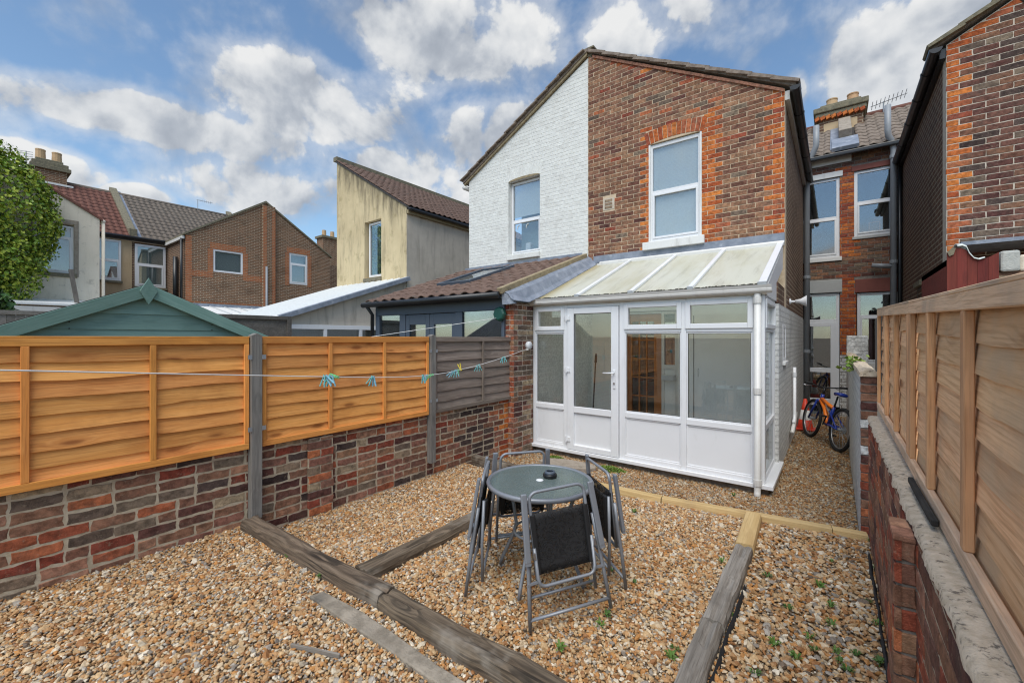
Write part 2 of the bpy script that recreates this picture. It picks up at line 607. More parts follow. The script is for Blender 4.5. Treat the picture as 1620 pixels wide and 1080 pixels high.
def wood(name, ca, cb, cdark, knots=.7, rough=.75, grain=1.0, bstr=.45, grey=None, lines=.24):
    g, b, _ = mat(name)
    oc = g.n('ShaderNodeTexCoord').outputs['Object']
    oi = g.n('ShaderNodeObjectInfo')
    off = g.n('ShaderNodeCombineXYZ', ins={0: g.m('MULTIPLY', oi.outputs['Random'], 37.0), 1: g.m('MULTIPLY', oi.outputs['Random'], 11.0), 2: g.m('MULTIPLY', oi.outputs['Random'], 23.0)})
    p = g.vm('ADD', oc, off.outputs[0])
    kv = g.n('ShaderNodeTexVoronoi', feature='F1')
    kv.inputs['Scale'].default_value = 1.0
    g.t.links.new(scaled(g, p, (2.4, 7, 8.5)), kv.inputs['Vector'])
    kd = kv.outputs['Distance']
    warp = g.m('MULTIPLY', g.smooth(kd, .42, .05), .9)
    cv = g.n('ShaderNodeCombineXYZ', ins={0: 0.0, 1: warp, 2: warp})
    pw = g.vm('ADD', scaled(g, p, (1.4, 22, 22)), cv.outputs[0])
    n1 = g.noise(pw, 1.0 * grain, 5, .6, .6)
    n2 = g.noise(scaled(g, p, (5, 150, 150)), 1.0, 3, .6)
    n3 = g.noise(p, 2.2, 4, .6)
    col = g.mix(g.smooth(n1, .28, .72), ca, cb)
    col = g.mix(g.m('MULTIPLY', g.smooth(n2, .45, .75), .5), col, cdark)
    spx = g.n('ShaderNodeSeparateXYZ', ins={0: p})
    bend = g.noise(scaled(g, p, (1.1, 5, 5)), 1.0, 3, .5, .3)
    arg = g.m('ADD', g.m('ADD', g.m('MULTIPLY', spx.outputs['Z'], 240.0), g.m('MULTIPLY', bend, 26.0)), g.m('MULTIPLY', warp, 9.0))
    ring = g.m('MULTIPLY', g.smooth(g.m('SINE', arg), .1, 1.0), g.m('MULTIPLY', g.smooth(g.noise(p, 3.0, 3, .5), .35, .65), lines))
    col = g.mix(ring, col, cdark)
    blot = g.m('MULTIPLY', g.smooth(g.noise(scaled(g, p, (2.0, 9, 9)), 1.0, 5, .65), .50, .72), .24)
    col = g.mix(blot, col, sc3(cdark, 1.25))
    kn = g.m('MULTIPLY', g.smooth(kd, .19, .07), knots)
    col = g.mix(g.m('MULTIPLY', g.smooth(kd, .38, .12), knots * .35), col, cdark)
    col = g.mix(kn, col, sc3(cdark, .7))
    col = g.mix(g.m('MULTIPLY', g.smooth(n3, .50, .68), .35), col, cdark)
    val = g.m('ADD', g.m('MULTIPLY', oi.outputs['Random'], .40), .80)
    hsv = g.n('ShaderNodeHueSaturation', ins={'Color': col, 'Value': val, 'Hue': g.m('ADD', g.m('MULTIPLY', g.m('FRACT', g.m('MULTIPLY', oi.outputs['Random'], 7.3)), .009), .495)})
    col = hsv.outputs[0]
    if grey:
        col = g.mix(g.m('MULTIPLY', g.smooth(n3, grey[1], grey[2]), grey[3]), col, grey[0])
    setc(g, b, col, rough, g.m('ADD', n1, g.m('MULTIPLY', n2, .7)), bstr, .004, spec=.3)


wood('wood_orange', (.76, .315, .080), (.88, .41, .125), (.40, .13, .032), .85)
wood('wood_orange_rail', (.80, .32, .068), (.86, .38, .098), (.36, .12, .028), .3)
wood('wood_weathered', (.20, .155, .125), (.30, .245, .20), (.10, .078, .062), .35, .85)
wood('wood_post', (.155, .145, .13), (.23, .215, .195), (.08, .075, .068), .3, .85)
wood('wood_new', (.84, .50, .255), (.92, .61, .355), (.46, .215, .09), .95, .75, grey=((.62, .48, .32), .50, .66, .5), lines=.38)
wood('wood_new_rail', (.68, .46, .29), (.76, .55, .37), (.33, .20, .11), .3, .8, grey=((.40, .35, .29), .45, .7, .5))
wood('wood_batten', (.70, .38, .19), (.78, .46, .25), (.27, .13, .06), .4, .75)
wood('sleeper_old', (.085, .062, .042), (.21, .160, .112), (.018, .015, .012), .25, .92, 1.3, 1.2, grey=((.36, .32, .265), .52, .66, .65), lines=.8)
wood('sleeper_grey', (.22, .195, .165), (.34, .31, .27), (.075, .065, .055), .3, .92, 1.2, .9)
wood('timber_new', (.50, .345, .155), (.58, .42, .21), (.34, .20, .08), .3, .75, grey=((.40, .31, .18), .5, .75, .4))
wood('wood_green', (.17, .285, .255), (.21, .335, .30), (.12, .21, .19), .15, .7, 1.0, .2)
wood('wood_green_trim', (.15, .265, .225), (.20, .32, .275), (.09, .17, .145), .2, .7, 1.2, .3)
wood('wood_red', (.155, .030, .022), (.20, .042, .03), (.075, .022, .018), .35, .8, 1.0, .4)
wood('wood_black', (.028, .026, .025), (.055, .052, .048), (.014, .013, .012), .2, .9)
wood('wood_door', (.42, .165, .045), (.50, .21, .065), (.24, .085, .024), .1, .5)
wood('wood_oldgrey', (.13, .115, .10), (.20, .18, .155), (.06, .054, .048), .2, .9)


def glass(name, refl=.14, tint=(.93, .97, .95), rough=.01):
    m = bpy.data.materials.new(name)
    m.use_nodes = True
    M[name] = m
    m.node_tree.nodes.clear()
    g = G(m.node_tree)
    out = g.n('ShaderNodeOutputMaterial')
    lw = g.n('ShaderNodeLayerWeight', ins={'Blend': .35})
    f = g.m('ADD', g.m('MULTIPLY', lw.outputs['Fresnel'], .55), refl, clamp=True)
    tr = g.n('ShaderNodeBsdfTransparent', ins={'Color': (*tint, 1)})
    gl = g.n('ShaderNodeBsdfGlossy', ins={'Color': (.95, .97, 1, 1), 'Roughness': rough})
    mx = g.n('ShaderNodeMixShader', ins={0: f, 1: tr.outputs[0], 2: gl.outputs[0]})
    m.node_tree.links.new(mx.outputs[0], out.inputs[0])


glass('glass', .045, (.985, .995, .99))
glass('glass_dark', .14, (.84, .87, .87))
glass('glass_blind', .08, (.97, .99, .99))
glass('glass_clear', .06, (.96, .98, .97))


def special_mats():
    # milky polycarbonate of the lean-to roof
    m = bpy.data.materials.new('polycarbonate')
    m.use_nodes = True
    M['polycarbonate'] = m
    m.node_tree.nodes.clear()
    g = G(m.node_tree)
    out = g.n('ShaderNodeOutputMaterial')
    p = pos(g)
    n = g.noise(scaled(g, p, (2.0, .5, .5)), 1.6, 6, .65)
    col = g.mix(g.smooth(n, .4, .75), (.92, .915, .83), (.82, .80, .66))
    sp = g.n('ShaderNodeSeparateXYZ', ins={0: p})
    edge = g.m('MULTIPLY', g.smooth(g.m('ADD', sp.outputs['X'], g.m('MULTIPLY', g.m('SUBTRACT', n, .5), .5)), -3.30, -3.62), .7)
    col = g.mix(edge, col, (.62, .50, .18))
    gr = g.noise(scaled(g, p, (9, 1.2, 1.2)), 1.0, 6, .7)
    col = g.mix(g.m('MULTIPLY', g.smooth(gr, .48, .75), .40), col, (.42, .40, .30))
    pb = g.n('ShaderNodeBsdfPrincipled', ins={'Base Color': col, 'Roughness': .35})
    tl = g.n('ShaderNodeBsdfTranslucent', ins={'Color': col})
    mx = g.n('ShaderNodeMixShader', ins={0: .48, 1: pb.outputs[0], 2: tl.outputs[0]})
    tp = g.n('ShaderNodeBsdfTransparent', ins={'Color': (.95, .95, .9, 1)})
    m2 = g.n('ShaderNodeMixShader', ins={0: .14, 1: mx.outputs[0], 2: tp.outputs[0]})
    m.node_tree.links.new(m2.outputs[0], out.inputs[0])
    # rippled table glass
    m = bpy.data.materials.new('table_glass')
    m.use_nodes = True
    M['table_glass'] = m
    m.node_tree.nodes.clear()
    g = G(m.node_tree)
    out = g.n('ShaderNodeOutputMaterial')
    p = pos(g)
    vor = g.n('ShaderNodeTexVoronoi', feature='SMOOTH_F1', ins={'Vector': p, 'Scale': 95.0})
    bn = g.n('ShaderNodeBump', ins={'Height': vor.outputs['Distance'], 'Strength': .25, 'Distance': .004})
    n = g.noise(p, 9, 5, .6)
    gl = g.n('ShaderNodeBsdfPrincipled', ins={'Base Color': g.mix(n, (.14, .18, .172), (.22, .265, .255)), 'Roughness': .16, 'Normal': bn.outputs[0], 'Specular IOR Level': .6})
    tr = g.n('ShaderNodeBsdfTransparent', ins={'Color': (.55, .70, .66, 1)})
    mx = g.n('ShaderNodeMixShader', ins={0: .66, 1: tr.outputs[0], 2: gl.outputs[0]})
    m.node_tree.links.new(mx.outputs[0], out.inputs[0])
    # open-weave sling fabric
    m = bpy.data.materials.new('sling')
    m.use_nodes = True
    M['sling'] = m
    m.node_tree.nodes.clear()
    g = G(m.node_tree)
    out = g.n('ShaderNodeOutputMaterial')
    oc = g.n('ShaderNodeTexCoord').outputs['Object']
    n = g.noise(oc, 16, 4, .6, 1.5)
    fab = g.n('ShaderNodeBsdfPrincipled', ins={'Base Color': (.012, .012, .013, 1), 'Roughness': .75})
    tr = g.n('ShaderNodeBsdfTransparent')
    fac = g.m('SUBTRACT', 1.0, g.m('MULTIPLY', g.smooth(g.m('SINE', g.m('MULTIPLY', n, 30.0)), -.2, 1.0), .38))
    mx = g.n('ShaderNodeMixShader', ins={0: fac, 1: tr.outputs[0], 2: fab.outputs[0]})
    m.node_tree.links.new(mx.outputs[0], out.inputs[0])
    # pebbles: a colour for each pebble
    g, b, _ = mat('pebbles')
    at = g.n('ShaderNodeAttribute', attribute_name='tone')
    p = pos(g)
    n = g.noise(p, 90, 4, .65)
    col = g.mix(1.0, at.outputs['Color'], g.ramp(n, [(.2, (.62, .60, .56)), (.8, (1.28, 1.26, 1.22))]), 'MULTIPLY')
    setc(g, b, col, .62, n, .25, .003, spec=.35)
    # leaves: a colour for each leaf
    g, b, _ = mat('leaves')
    at = g.n('ShaderNodeAttribute', attribute_name='tone')
    setc(g, b, at.outputs['Color'], .45, spec=.4)


special_mats()

# ------------------------------------------------------------------ pieces: bricks, boards, tiles


def clip_poly(poly, a, b, c):
    """keep a*u+b*v<=c"""
    out = []
    n = len(poly)
    for i in range(n):
        p, q = poly[i], poly[(i + 1) % n]
        dp, dq = a * p[0] + b * p[1] - c, a * q[0] + b * q[1] - c
        if dp <= 0:
            out.append(p)
        if (dp < 0 < dq) or (dq < 0 < dp):
            t = dp / (dp - dq)
            out.append((p[0] + (q[0] - p[0]) * t, p[1] + (q[1] - p[1]) * t))
    return out


def area(poly):
    return abs(sum(poly[i - 1][0] * poly[i][1] - poly[i][0] * poly[i - 1][1] for i in range(len(poly)))) / 2


BRICK_CACHE = {}


def brick_geo(poly, depth, rough, seed):
    """chamfered, slightly uneven brick; local X along the wall, front face at y=0, back at y=depth"""
    rr = random.Random(seed)
    ring = []
    n = len(poly)
    for i in range(n):
        p, q = Vector(poly[i]), Vector(poly[(i + 1) % n])
        L = (q - p).length
        k = (5 if rough > .0035 else 3) if L > .15 else (2 if L > .05 else 1)
        for j in range(k):
            ring.append(p + (q - p) * (j / k))
    c = sum((Vector(p) for p in poly), Vector((0, 0))) / n
    fr, sh = [], []
    for p in ring:
        j = Vector((rr.uniform(-1, 1), rr.uniform(-1, 1))) * rough
        d = (c - p)
        ins = Vector((math.copysign(min(.0035, abs(d.x)), d.x), math.copysign(min(.0035, abs(d.y)), d.y)))
        fr.append((p.x + ins.x + j.x, rr.uniform(0, rough * .7), p.y + ins.y + j.y))
        sh.append((p.x + j.x * .8, .004 + rr.uniform(0, rough * .5), p.y + j.y * .8))
    bk = [(p.x, depth, p.y) for p in ring]
    k = len(ring)
    vs = fr + sh + bk
    fs = [tuple(range(k))]
    for a in (0, k):
        for i in range(k):
            i2 = (i + 1) % k
            fs.append((a + i, a + k + i, a + k + i2, a + i2))
    return vs, fs


def frame_mat(org, U, N):
    """local x->U, y->-N (into the wall), z->up"""
    U, N = Vector(U), Vector(N)
    m = Matrix.Identity(4)
    for i in range(3):
        m[i][0], m[i][1], m[i][2], m[i][3] = U[i], -N[i], (0, 0, 1)[i], org[i]
    return m


def cam_px(p):
    d = -SN * p[0] + CS * p[1]
    if d < .15:
        return None
    r = CS * p[0] + SN * p[1]
    return CXP + FPX * r / d, CYP - FPX * (p[2] - EYE) / d, d


def lay_bricks(parent, org, U, N, polys, depth=.05, rough=.0025, nmax=300, name='brick'):
    """polys: list of (poly in wall u,z ; material). The nmax that show largest become parts, the rest one mesh."""
    org, U, N = Vector(org), Vector(U), Vector(N)
    items = []
    for poly, mt in polys:
        if len(poly) < 3 or area(poly) < 2.2e-4:
            continue
        cu = sum(p[0] for p in poly) / len(poly)
        cz = sum(p[1] for p in poly) / len(poly)
        wpos = org + U * cu + Vector((0, 0, cz))
        q = cam_px(wpos)
        vis = 0
        if q and -40 < q[0] < 1660 and -40 < q[1] < 1120:
            vis = area(poly) / q[2] ** 2
        items.append((vis, poly, mt, cu, cz, wpos))
    items.sort(key=lambda t: -t[0])
    rest = {}
    cnt = 0
    for i, (vis, poly, mt, cu, cz, wp) in enumerate(items):
        lp = [(u - cu, z - cz) for u, z in poly]
        key = (tuple((round(a, 3), round(b, 3)) for a, b in lp), random.randrange(5), round(depth, 3), round(rough, 4))
        fm = frame_mat(wp, U, N)
        if vis > 0 and cnt < nmax:
            me = BRICK_CACHE.get(key)
            if me is None:
                vs, fs = brick_geo(lp, depth, rough, hash(key))
                mb = MB().add(vs, fs)
                me = mb.mesh(name, mt)
                BRICK_CACHE[key] = me
            o = bpy.data.objects.new(name, me)
            COL.objects.link(o)
            attach(o, parent, fm)
            o.material_slots[0].link = 'OBJECT'
            o.material_slots[0].material = M[mt]
            cnt += 1
        else:
            vs, fs = brick_geo(lp, depth, rough, i)
            rest.setdefault('all', []).append(([fm @ Vector(v) for v in vs], fs, mt))
    if rest:
        mats = sorted({t[2] for t in rest['all']})
        mb = MB()
        for vs, fs, mt in rest['all']:
            mb.add(vs, fs, mats.index(mt))
        kind(mb.build(name + 'work', mats, parent), 'stuff')


def courses(u0, u1, z0, z1, pick, holes=(), halfplanes=(), L=.225, H=.075, j=.010, off=0.0, wob=0.0, closer=True, heads=0.0):
    """running bond clipped to the wall outline; holes are (u0,u1,z0,z1)"""
    out = []
    k = 0
    z = z0
    while z < z1 - .01:
        u = u0 - (L / 2 if k % 2 else 0) - off
        zz0, zz1 = z + j / 2, min(z + H, z1) - j / 2
        while u < u1:
            ln = L
            if heads and random.random() < heads:
                ln = L / 2
            a, b = max(u + j / 2, u0), min(u + ln - j / 2, u1)
            if wob:
                a += random.uniform(-wob, wob) * .5
                b += random.uniform(-wob, wob) * .5
            u += ln
            spans = [(a, b)]
            for h0, h1, g0, g1 in holes:
                if zz1 > g0 + .012 and zz0 < g1 - .012:
                    ns = []
                    for s0, s1 in spans:
                        if s1 <= h0 or s0 >= h1:
                            ns.append((s0, s1))
                        else:
                            if s0 < h0:
                                ns.append((s0, h0))
                            if s1 > h1:
                                ns.append((h1, s1))
                    spans = ns
            for s0, s1 in spans:
                if s1 - s0 < .02:
                    continue
                dz = random.uniform(-wob, wob) * .25 if wob else 0
                poly = [(s0, zz0 + dz), (s1, zz0 + dz), (s1, zz1 + dz), (s0, zz1 + dz)]
                for hp in halfplanes:
                    poly = clip_poly(poly, *hp)
                    if len(poly) < 3:
                        break
                if len(poly) >= 3:
                    out.append((poly, pick((s0 + s1) / 2, (zz0 + zz1) / 2, k)))
        z += H
        k += 1
    return out


def holed_prism(mb, poly, holes, fn, d0, d1, m=0):
    """wall slab with rectangular openings, made of butted strips"""
    us = sorted({min(p[0] for p in poly), max(p[0] for p in poly), *[h[0] for h in holes], *[h[1] for h in holes]})
    for a, b in zip(us, us[1:]):
        st = clip_poly(clip_poly(poly, 1, 0, b), -1, 0, -a)
        if len(st) < 3:
            continue
        hs = sorted([h for h in holes if h[0] < (a + b) / 2 < h[1]], key=lambda h: h[2])
        lo = None
        for h in hs:
            seg = clip_poly(st, 0, 1, h[2])
            if lo is not None:
                seg = clip_poly(seg, 0, -1, -lo)
            if len(seg) >= 3:
                mb.prism(seg, fn, d0, d1, m)
            lo = h[3]
        seg = st if lo is None else clip_poly(st, 0, -1, -lo)
        if len(seg) >= 3:
            mb.prism(seg, fn, d0, d1, m)


def board(name, p, q, ht, th, mt, parent, up=(0, 0, 1), wav=0.0, tilt=0.0, bevel=.003, waney=0.0, seg=1, crack=0.0):
    """a plank from p to q: local X along it, Z across it"""
    p, q = Vector(p), Vector(q)
    ax = (q - p)
    L = ax.length
    ax.normalize()
    upv = Vector(up)
    y = upv.cross(ax).normalized()
    z = ax.cross(y)
    if tilt:
        rt = Matrix.Rotation(tilt, 3, ax)
        y, z = rt @ y, rt @ z
    n = max(seg, 1)
    ph = random.uniform(0, 50)
    vs, fs = [], []
    for i in range(n + 1):
        x = -L / 2 + L * i / n
        lo = -ht / 2 + (waney * mnoise.noise(Vector((x * 2.2 + ph, ph, 0))) * 1.4 + waney * .5 * mnoise.noise(Vector((x * 7 + ph, 3, ph)))) if waney else -ht / 2
        hi = ht / 2
        dy = wav * mnoise.noise(Vector((x * 1.5 + ph, 7, 1)))
        dz = wav * mnoise.noise(Vector((x * 1.9, ph, 4)))
        vs += [(x, -th / 2 + dy, lo + dz), (x, th / 2 + dy, lo + dz), (x, th / 2 + dy, hi + dz), (x, -th / 2 + dy, hi + dz)]
    fs.append((0, 1, 2, 3))
    for i in range(n):
        a, b = i * 4, i * 4 + 4
        for j in range(4):
            fs.append((a + j, b + j, b + (j + 1) % 4, a + (j + 1) % 4))
    fs.append((n * 4 + 3, n * 4 + 2, n * 4 + 1, n * 4))
    o = bpy.data.objects.new(name, MB().add(vs, fs).mesh(name, mt))
    COL.objects.link(o)
    m = Matrix.Identity(4)
    c = (p + q) / 2
    for i in range(3):
        m[i][0], m[i][1], m[i][2], m[i][3] = ax[i], y[i], z[i], c[i]
    if parent is None:
        o.matrix_basis = m
        WM[o.name] = m.copy()
    else:
        attach(o, parent, m)
    if bevel:
        md = o.modifiers.new('bevel', 'BEVEL')
        md.width = bevel
        md.segments = 1
        md.limit_method = 'ANGLE'
        md.angle_limit = R(40)
    return o


def tile_profile(wd, amp, n=8):
    """S-shaped pantile section"""
    return [(-wd / 2 + wd * i / n, amp * (math.sin(2 * math.pi * (i / n) - .6) * .5 + .5)) for i in range(n + 1)]


def tile_geo(wd, ln, amp=.035, th=.016, n=8):
    pr = tile_profile(wd, amp, n)
    vs, fs = [], []
    for (x, h) in pr:
        vs += [(x, 0, h + .02), (x, ln, h), (x, 0, h + .02 - th)]
    for i in range(n):
        a, b = i * 3, i * 3 + 3
        fs += [(a, b, b + 1, a + 1), (a + 2, b + 2, b, a)]
    fs += [(0, 1, 2), (n * 3 + 2, n * 3 + 1, n * 3)]
    return vs, fs


def tile_roof(parent, org, U, V, nu, nv, pu, pv, mt, amp=.035, joined=False, name='tile', nmax=300, skip=None, n=8):
    """rows of tiles; org = lower left corner, U along the eave, V up the slope"""
    org, U, V = Vector(org), Vector(U).normalized(), Vector(V).normalized()
    Nn = U.cross(V).normalized()
    vs0, fs0 = tile_geo(pu * 1.03, pv * 1.18, amp, n=n)
    me = None
    allmb = MB()
    for j in range(nv):
        for i in range(nu):
            if skip and skip((i + .5) * pu, (j + .5) * pv):
                continue
            c = org + U * ((i + .5) * pu + random.uniform(-.004, .004)) + V * (j * pv + random.uniform(-.005, .005)) + Nn * random.uniform(0, .004)
            m = Matrix.Identity(4)
            for k in range(3):
                m[k][0], m[k][1], m[k][2], m[k][3] = U[k], V[k], Nn[k], c[k]
            if joined:
                allmb.add([m @ Vector(v) for v in vs0], fs0)
            else:
                if me is None:
                    me = MB().add(vs0, fs0).mesh(name, mt, True)
                o = bpy.data.objects.new(name, me)
                COL.objects.link(o)
                attach(o, parent, m)
    if joined:
        kind(allmb.build('tiling', mt, parent, smooth=True), 'stuff')


def window(parent, x0, x1, z0, z1, y, fn=None, frame=.06, mt='upvc', transom=None, glassm='glass_dark', depth=.06, backing=('blind', .09), arch=0.0, sash=True, name='window', sill=None, mull=None):
    """white casement set in a plane; fn(u,z,d) -> world, d measured into the wall"""
    if fn is None:
        def fn(u, z, d):
            return (u, y + d, z)

    def bx(mb, a, b, c, d, e0, e1):
        mb.hexa([fn(a, c, e0), fn(b, c, e0), fn(b, c, e1), fn(a, c, e1), fn(a, d, e0), fn(b, d, e0), fn(b, d, e1), fn(a, d, e1)])
    mb = MB()
    bx(mb, x0, x0 + frame, z0, z1, 0, depth)
    bx(mb, x1 - frame, x1, z0, z1, 0, depth)
    bx(mb, x0 + frame, x1 - frame, z0, z0 + frame, 0.001, depth)
    bx(mb, x0 + frame, x1 - frame, z1 - frame, z1, 0.001, depth)
    cells = []
    us = [x0 + frame] + ([mull] if mull else []) + [x1 - frame]
    if mull:
        bx(mb, mull - frame * .4, mull + frame * .4, z0 + frame, z1 - frame, .002, depth)
    zs = [z0 + frame] + ([transom] if transom else []) + [z1 - frame]
    if transom:
        bx(mb, x0 + frame, x1 - frame, transom - frame * .45, transom + frame * .45, .002, depth)
    wn_ = mb.build(name, mt, parent, bevel=.004)
    for i in range(len(us) - 1):
        for k in range(len(zs) - 1):
            a, b, c, d = us[i], us[i + 1], zs[k], zs[k + 1]
            if k == 0 and sash and transom:
                m2 = MB()
                f2 = frame * .55
                d_ = d - frame * .45
                bx(m2, a, a + f2, c, d_, -.012, .03)
                bx(m2, b - f2, b, c, d_, -.012, .03)
                bx(m2, a + f2, b - f2, c, c + f2, -.011, .03)
                bx(m2, a + f2, b - f2, d_ - f2, d_, -.011, .03)
                m2.build('sash', mt, wn_, bevel=.003)
            m3 = MB()
            bx(m3, a - .004, b + .004, c - .004, d + .004, .022, .028)
            m3.build('pane', glassm, wn_)
    if backing:
        m4 = MB()
        bx(m4, x0 + frame * .6, x1 - frame * .6, z0 + frame * .6, z1 - frame * .6, backing[1], backing[1] + .01)
        m4.build('blind' if backing[0] in ('blind', 'curtain') else 'room_shade', backing[0], wn_)
    if sill:
        m5 = MB()
        bx(m5, x0 - sill[0], x1 + sill[0], z0 - sill[1], z0, -sill[2], .04)
        m5.build('sill', sill[3], wn_, bevel=.006)
    return wn_


def downpipe(parent, pts, r, mt, collars=(), name='downpipe'):
    o = MB().tube(pts, r, 12).build(name, mt, parent, smooth=True)
    for c in collars:
        MB().lathe([(0, -.035), (r * 1.22, -.035), (r * 1.25, .0), (r * 1.22, .035), (0, .035)], c, 12).build('collar', mt, o)
    return o


# XZ-plane facade helper
def facade_fn(y):
    return lambda u, z, d: (u, y + d, z)

# ------------------------------------------------------------------ ground


def sst(a, b, x):
    t = min(1, max(0, (x - a) / (b - a)))
    return t * t * (3 - 2 * t)


def border_y(x):
    return 4.0 - .045 * (x + 3.75) if x < -1.9 else 3.92 + .133 * (x + 1.9)


def ground_z(x, y):
    z = -.085 * sst(-2.3, -3.4, x) * sst(1.42, 1.62, y)
    z += -.03 * sst(1.42, 1.62, y)
    if y > border_y(x) + .06:
        z = -.20 - .03 * sst(4.3, 5.4, y)
    z += .012 * mnoise.noise(Vector((x * 1.7, y * 1.7, 0))) + .008 * mnoise.noise(Vector((x * 5, y * 5, 3)))
    return z


def build_ground():
    mb = MB()
    mb.add([(-900, -900, -.45), (900, -900, -.45), (900, 900, -.45), (-900, 900, -.45)], [(0, 1, 2, 3)])
    kind(mb.build('ground', 'earth'), 'structure')

    def sheet(name, x0, x1, y0f, y1f, nx, ny):
        mb = MB()
        vs, fs = [], []
        for i in range(nx + 1):
            x = x0 + (x1 - x0) * i / nx
            for j in range(ny + 1):
                a, b = y0f(x), y1f(x)
                y = a + (b - a) * j / ny
                vs.append((x, y, ground_z(x, y + (.001 if j == 0 else 0)) - .012))
        for i in range(nx):
            for j in range(ny):
                a = i * (ny + 1) + j
                fs.append((a, a + ny + 1, a + ny + 2, a + 1))
        kind(mb.add(vs, fs).build(name, 'gravel_base', smooth=True), 'structure')
    sheet('gravel_terrace', -3.85, .24, lambda x: -1.5, lambda x: border_y(x) + .05, 60, 80)
    sheet('gravel_path', -3.85, 1.2, lambda x: border_y(x) + .062, lambda x: 12.1, 50, 90)


build_ground()


def icosphere(sub):
    bm = bmesh.new()
    bmesh.ops.create_icosphere(bm, subdivisions=sub, radius=1)
    v = np.array([p.co for p in bm.verts])
    f = np.array([[q.index for q in p.verts] for p in bm.faces])
    bm.free()
    return v, f


TONES = np.array([(.50, .29, .135), (.60, .41, .22), (.66, .52, .35), (.78, .70, .57), (.38, .18, .07), (.55, .27, .09), (.30, .26, .22), (.42, .38, .33), (.20, .15, .11), (.66, .57, .43)])
TW = np.array([.22, .20, .14, .06, .10, .10, .05, .06, .025, .045])
TW = TW / TW.sum()


def mesh_np(name, V, F, tone, mt, smooth=True):
    me = bpy.data.meshes.new(name)
    n, k = len(F), F.shape[1]
    me.vertices.add(len(V))
    me.vertices.foreach_set('co', V.astype(np.float32).ravel())
    me.loops.add(n * k)
    me.loops.foreach_set('vertex_index', F.astype(np.int32).ravel())
    me.polygons.add(n)
    me.polygons.foreach_set('loop_start', np.arange(0, n * k, k, dtype=np.int32))
    me.polygons.foreach_set('loop_total', np.full(n, k, np.int32))
    me.polygons.foreach_set('use_smooth', np.full(n, smooth))
    me.update(calc_edges=True)
    at = me.attributes.new('tone', 'FLOAT_COLOR', 'POINT')
    at.data.foreach_set('color', np.concatenate([tone, np.ones((len(tone), 1))], 1).astype(np.float32).ravel())
    me.materials.append(M[mt])
    o = bpy.data.objects.new(name, me)
    COL.objects.link(o)
    return o


def scatter_gravel(name, pts, size, sub, tint=1.0, flat=.62):
    """pts: Nx3; one uneven pebble at each point"""
    v0, f0 = icosphere(sub)
    nv = len(v0)
    N = len(pts)
    lump = np.clip(1 + .17 * rng.standard_normal((12, nv)), .62, 1.4)
    tv = v0[None] * lump[:, :, None]
    which = rng.integers(0, 12, N)
    sz = size * rng.lognormal(0, .33, N) * .5
    S3 = np.stack([sz * rng.uniform(.95, 1.35, N), sz * rng.uniform(.7, 1.0, N), sz * flat * rng.uniform(.7, 1.15, N)], 1)
    a = rng.uniform(0, 2 * np.pi, N)
    tx = rng.normal(0, .38, N)
    ty = rng.normal(0, .38, N)
    P = tv[which] * S3[:, None, :]
    c, s = np.cos(tx)[:, None], np.sin(tx)[:, None]
    P = np.stack([P[..., 0], P[..., 1] * c - P[..., 2] * s, P[..., 1] * s + P[..., 2] * c], -1)
    c, s = np.cos(ty)[:, None], np.sin(ty)[:, None]
    P = np.stack([P[..., 0] * c + P[..., 2] * s, P[..., 1], -P[..., 0] * s + P[..., 2] * c], -1)
    c, s = np.cos(a)[:, None], np.sin(a)[:, None]
    P = np.stack([P[..., 0] * c - P[..., 1] * s, P[..., 0] * s + P[..., 1] * c, P[..., 2]], -1)
    V = (P + pts[:, None, :]).reshape(-1, 3)
    F = (f0[None] + (np.arange(N) * nv)[:, None, None]).reshape(-1, 3)
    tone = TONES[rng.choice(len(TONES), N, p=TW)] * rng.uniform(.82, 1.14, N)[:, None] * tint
    return V, F, np.repeat(tone, nv, 0)


SLEEPERS = []       # footprints kept clear of pebbles: (x0,y0,x1,y1,halfwidth)


def inside_foot(x, y):
    for x0, y0, x1, y1, hw in SLEEPERS:
        dx, dy = x1 - x0, y1 - y0
        L = math.hypot(dx, dy)
        t = ((x - x0) * dx + (y - y0) * dy) / L
        if -.01 < t < L + .01 and abs((x - x0) * dy - (y - y0) * dx) / L < hw:
            return True
    return False


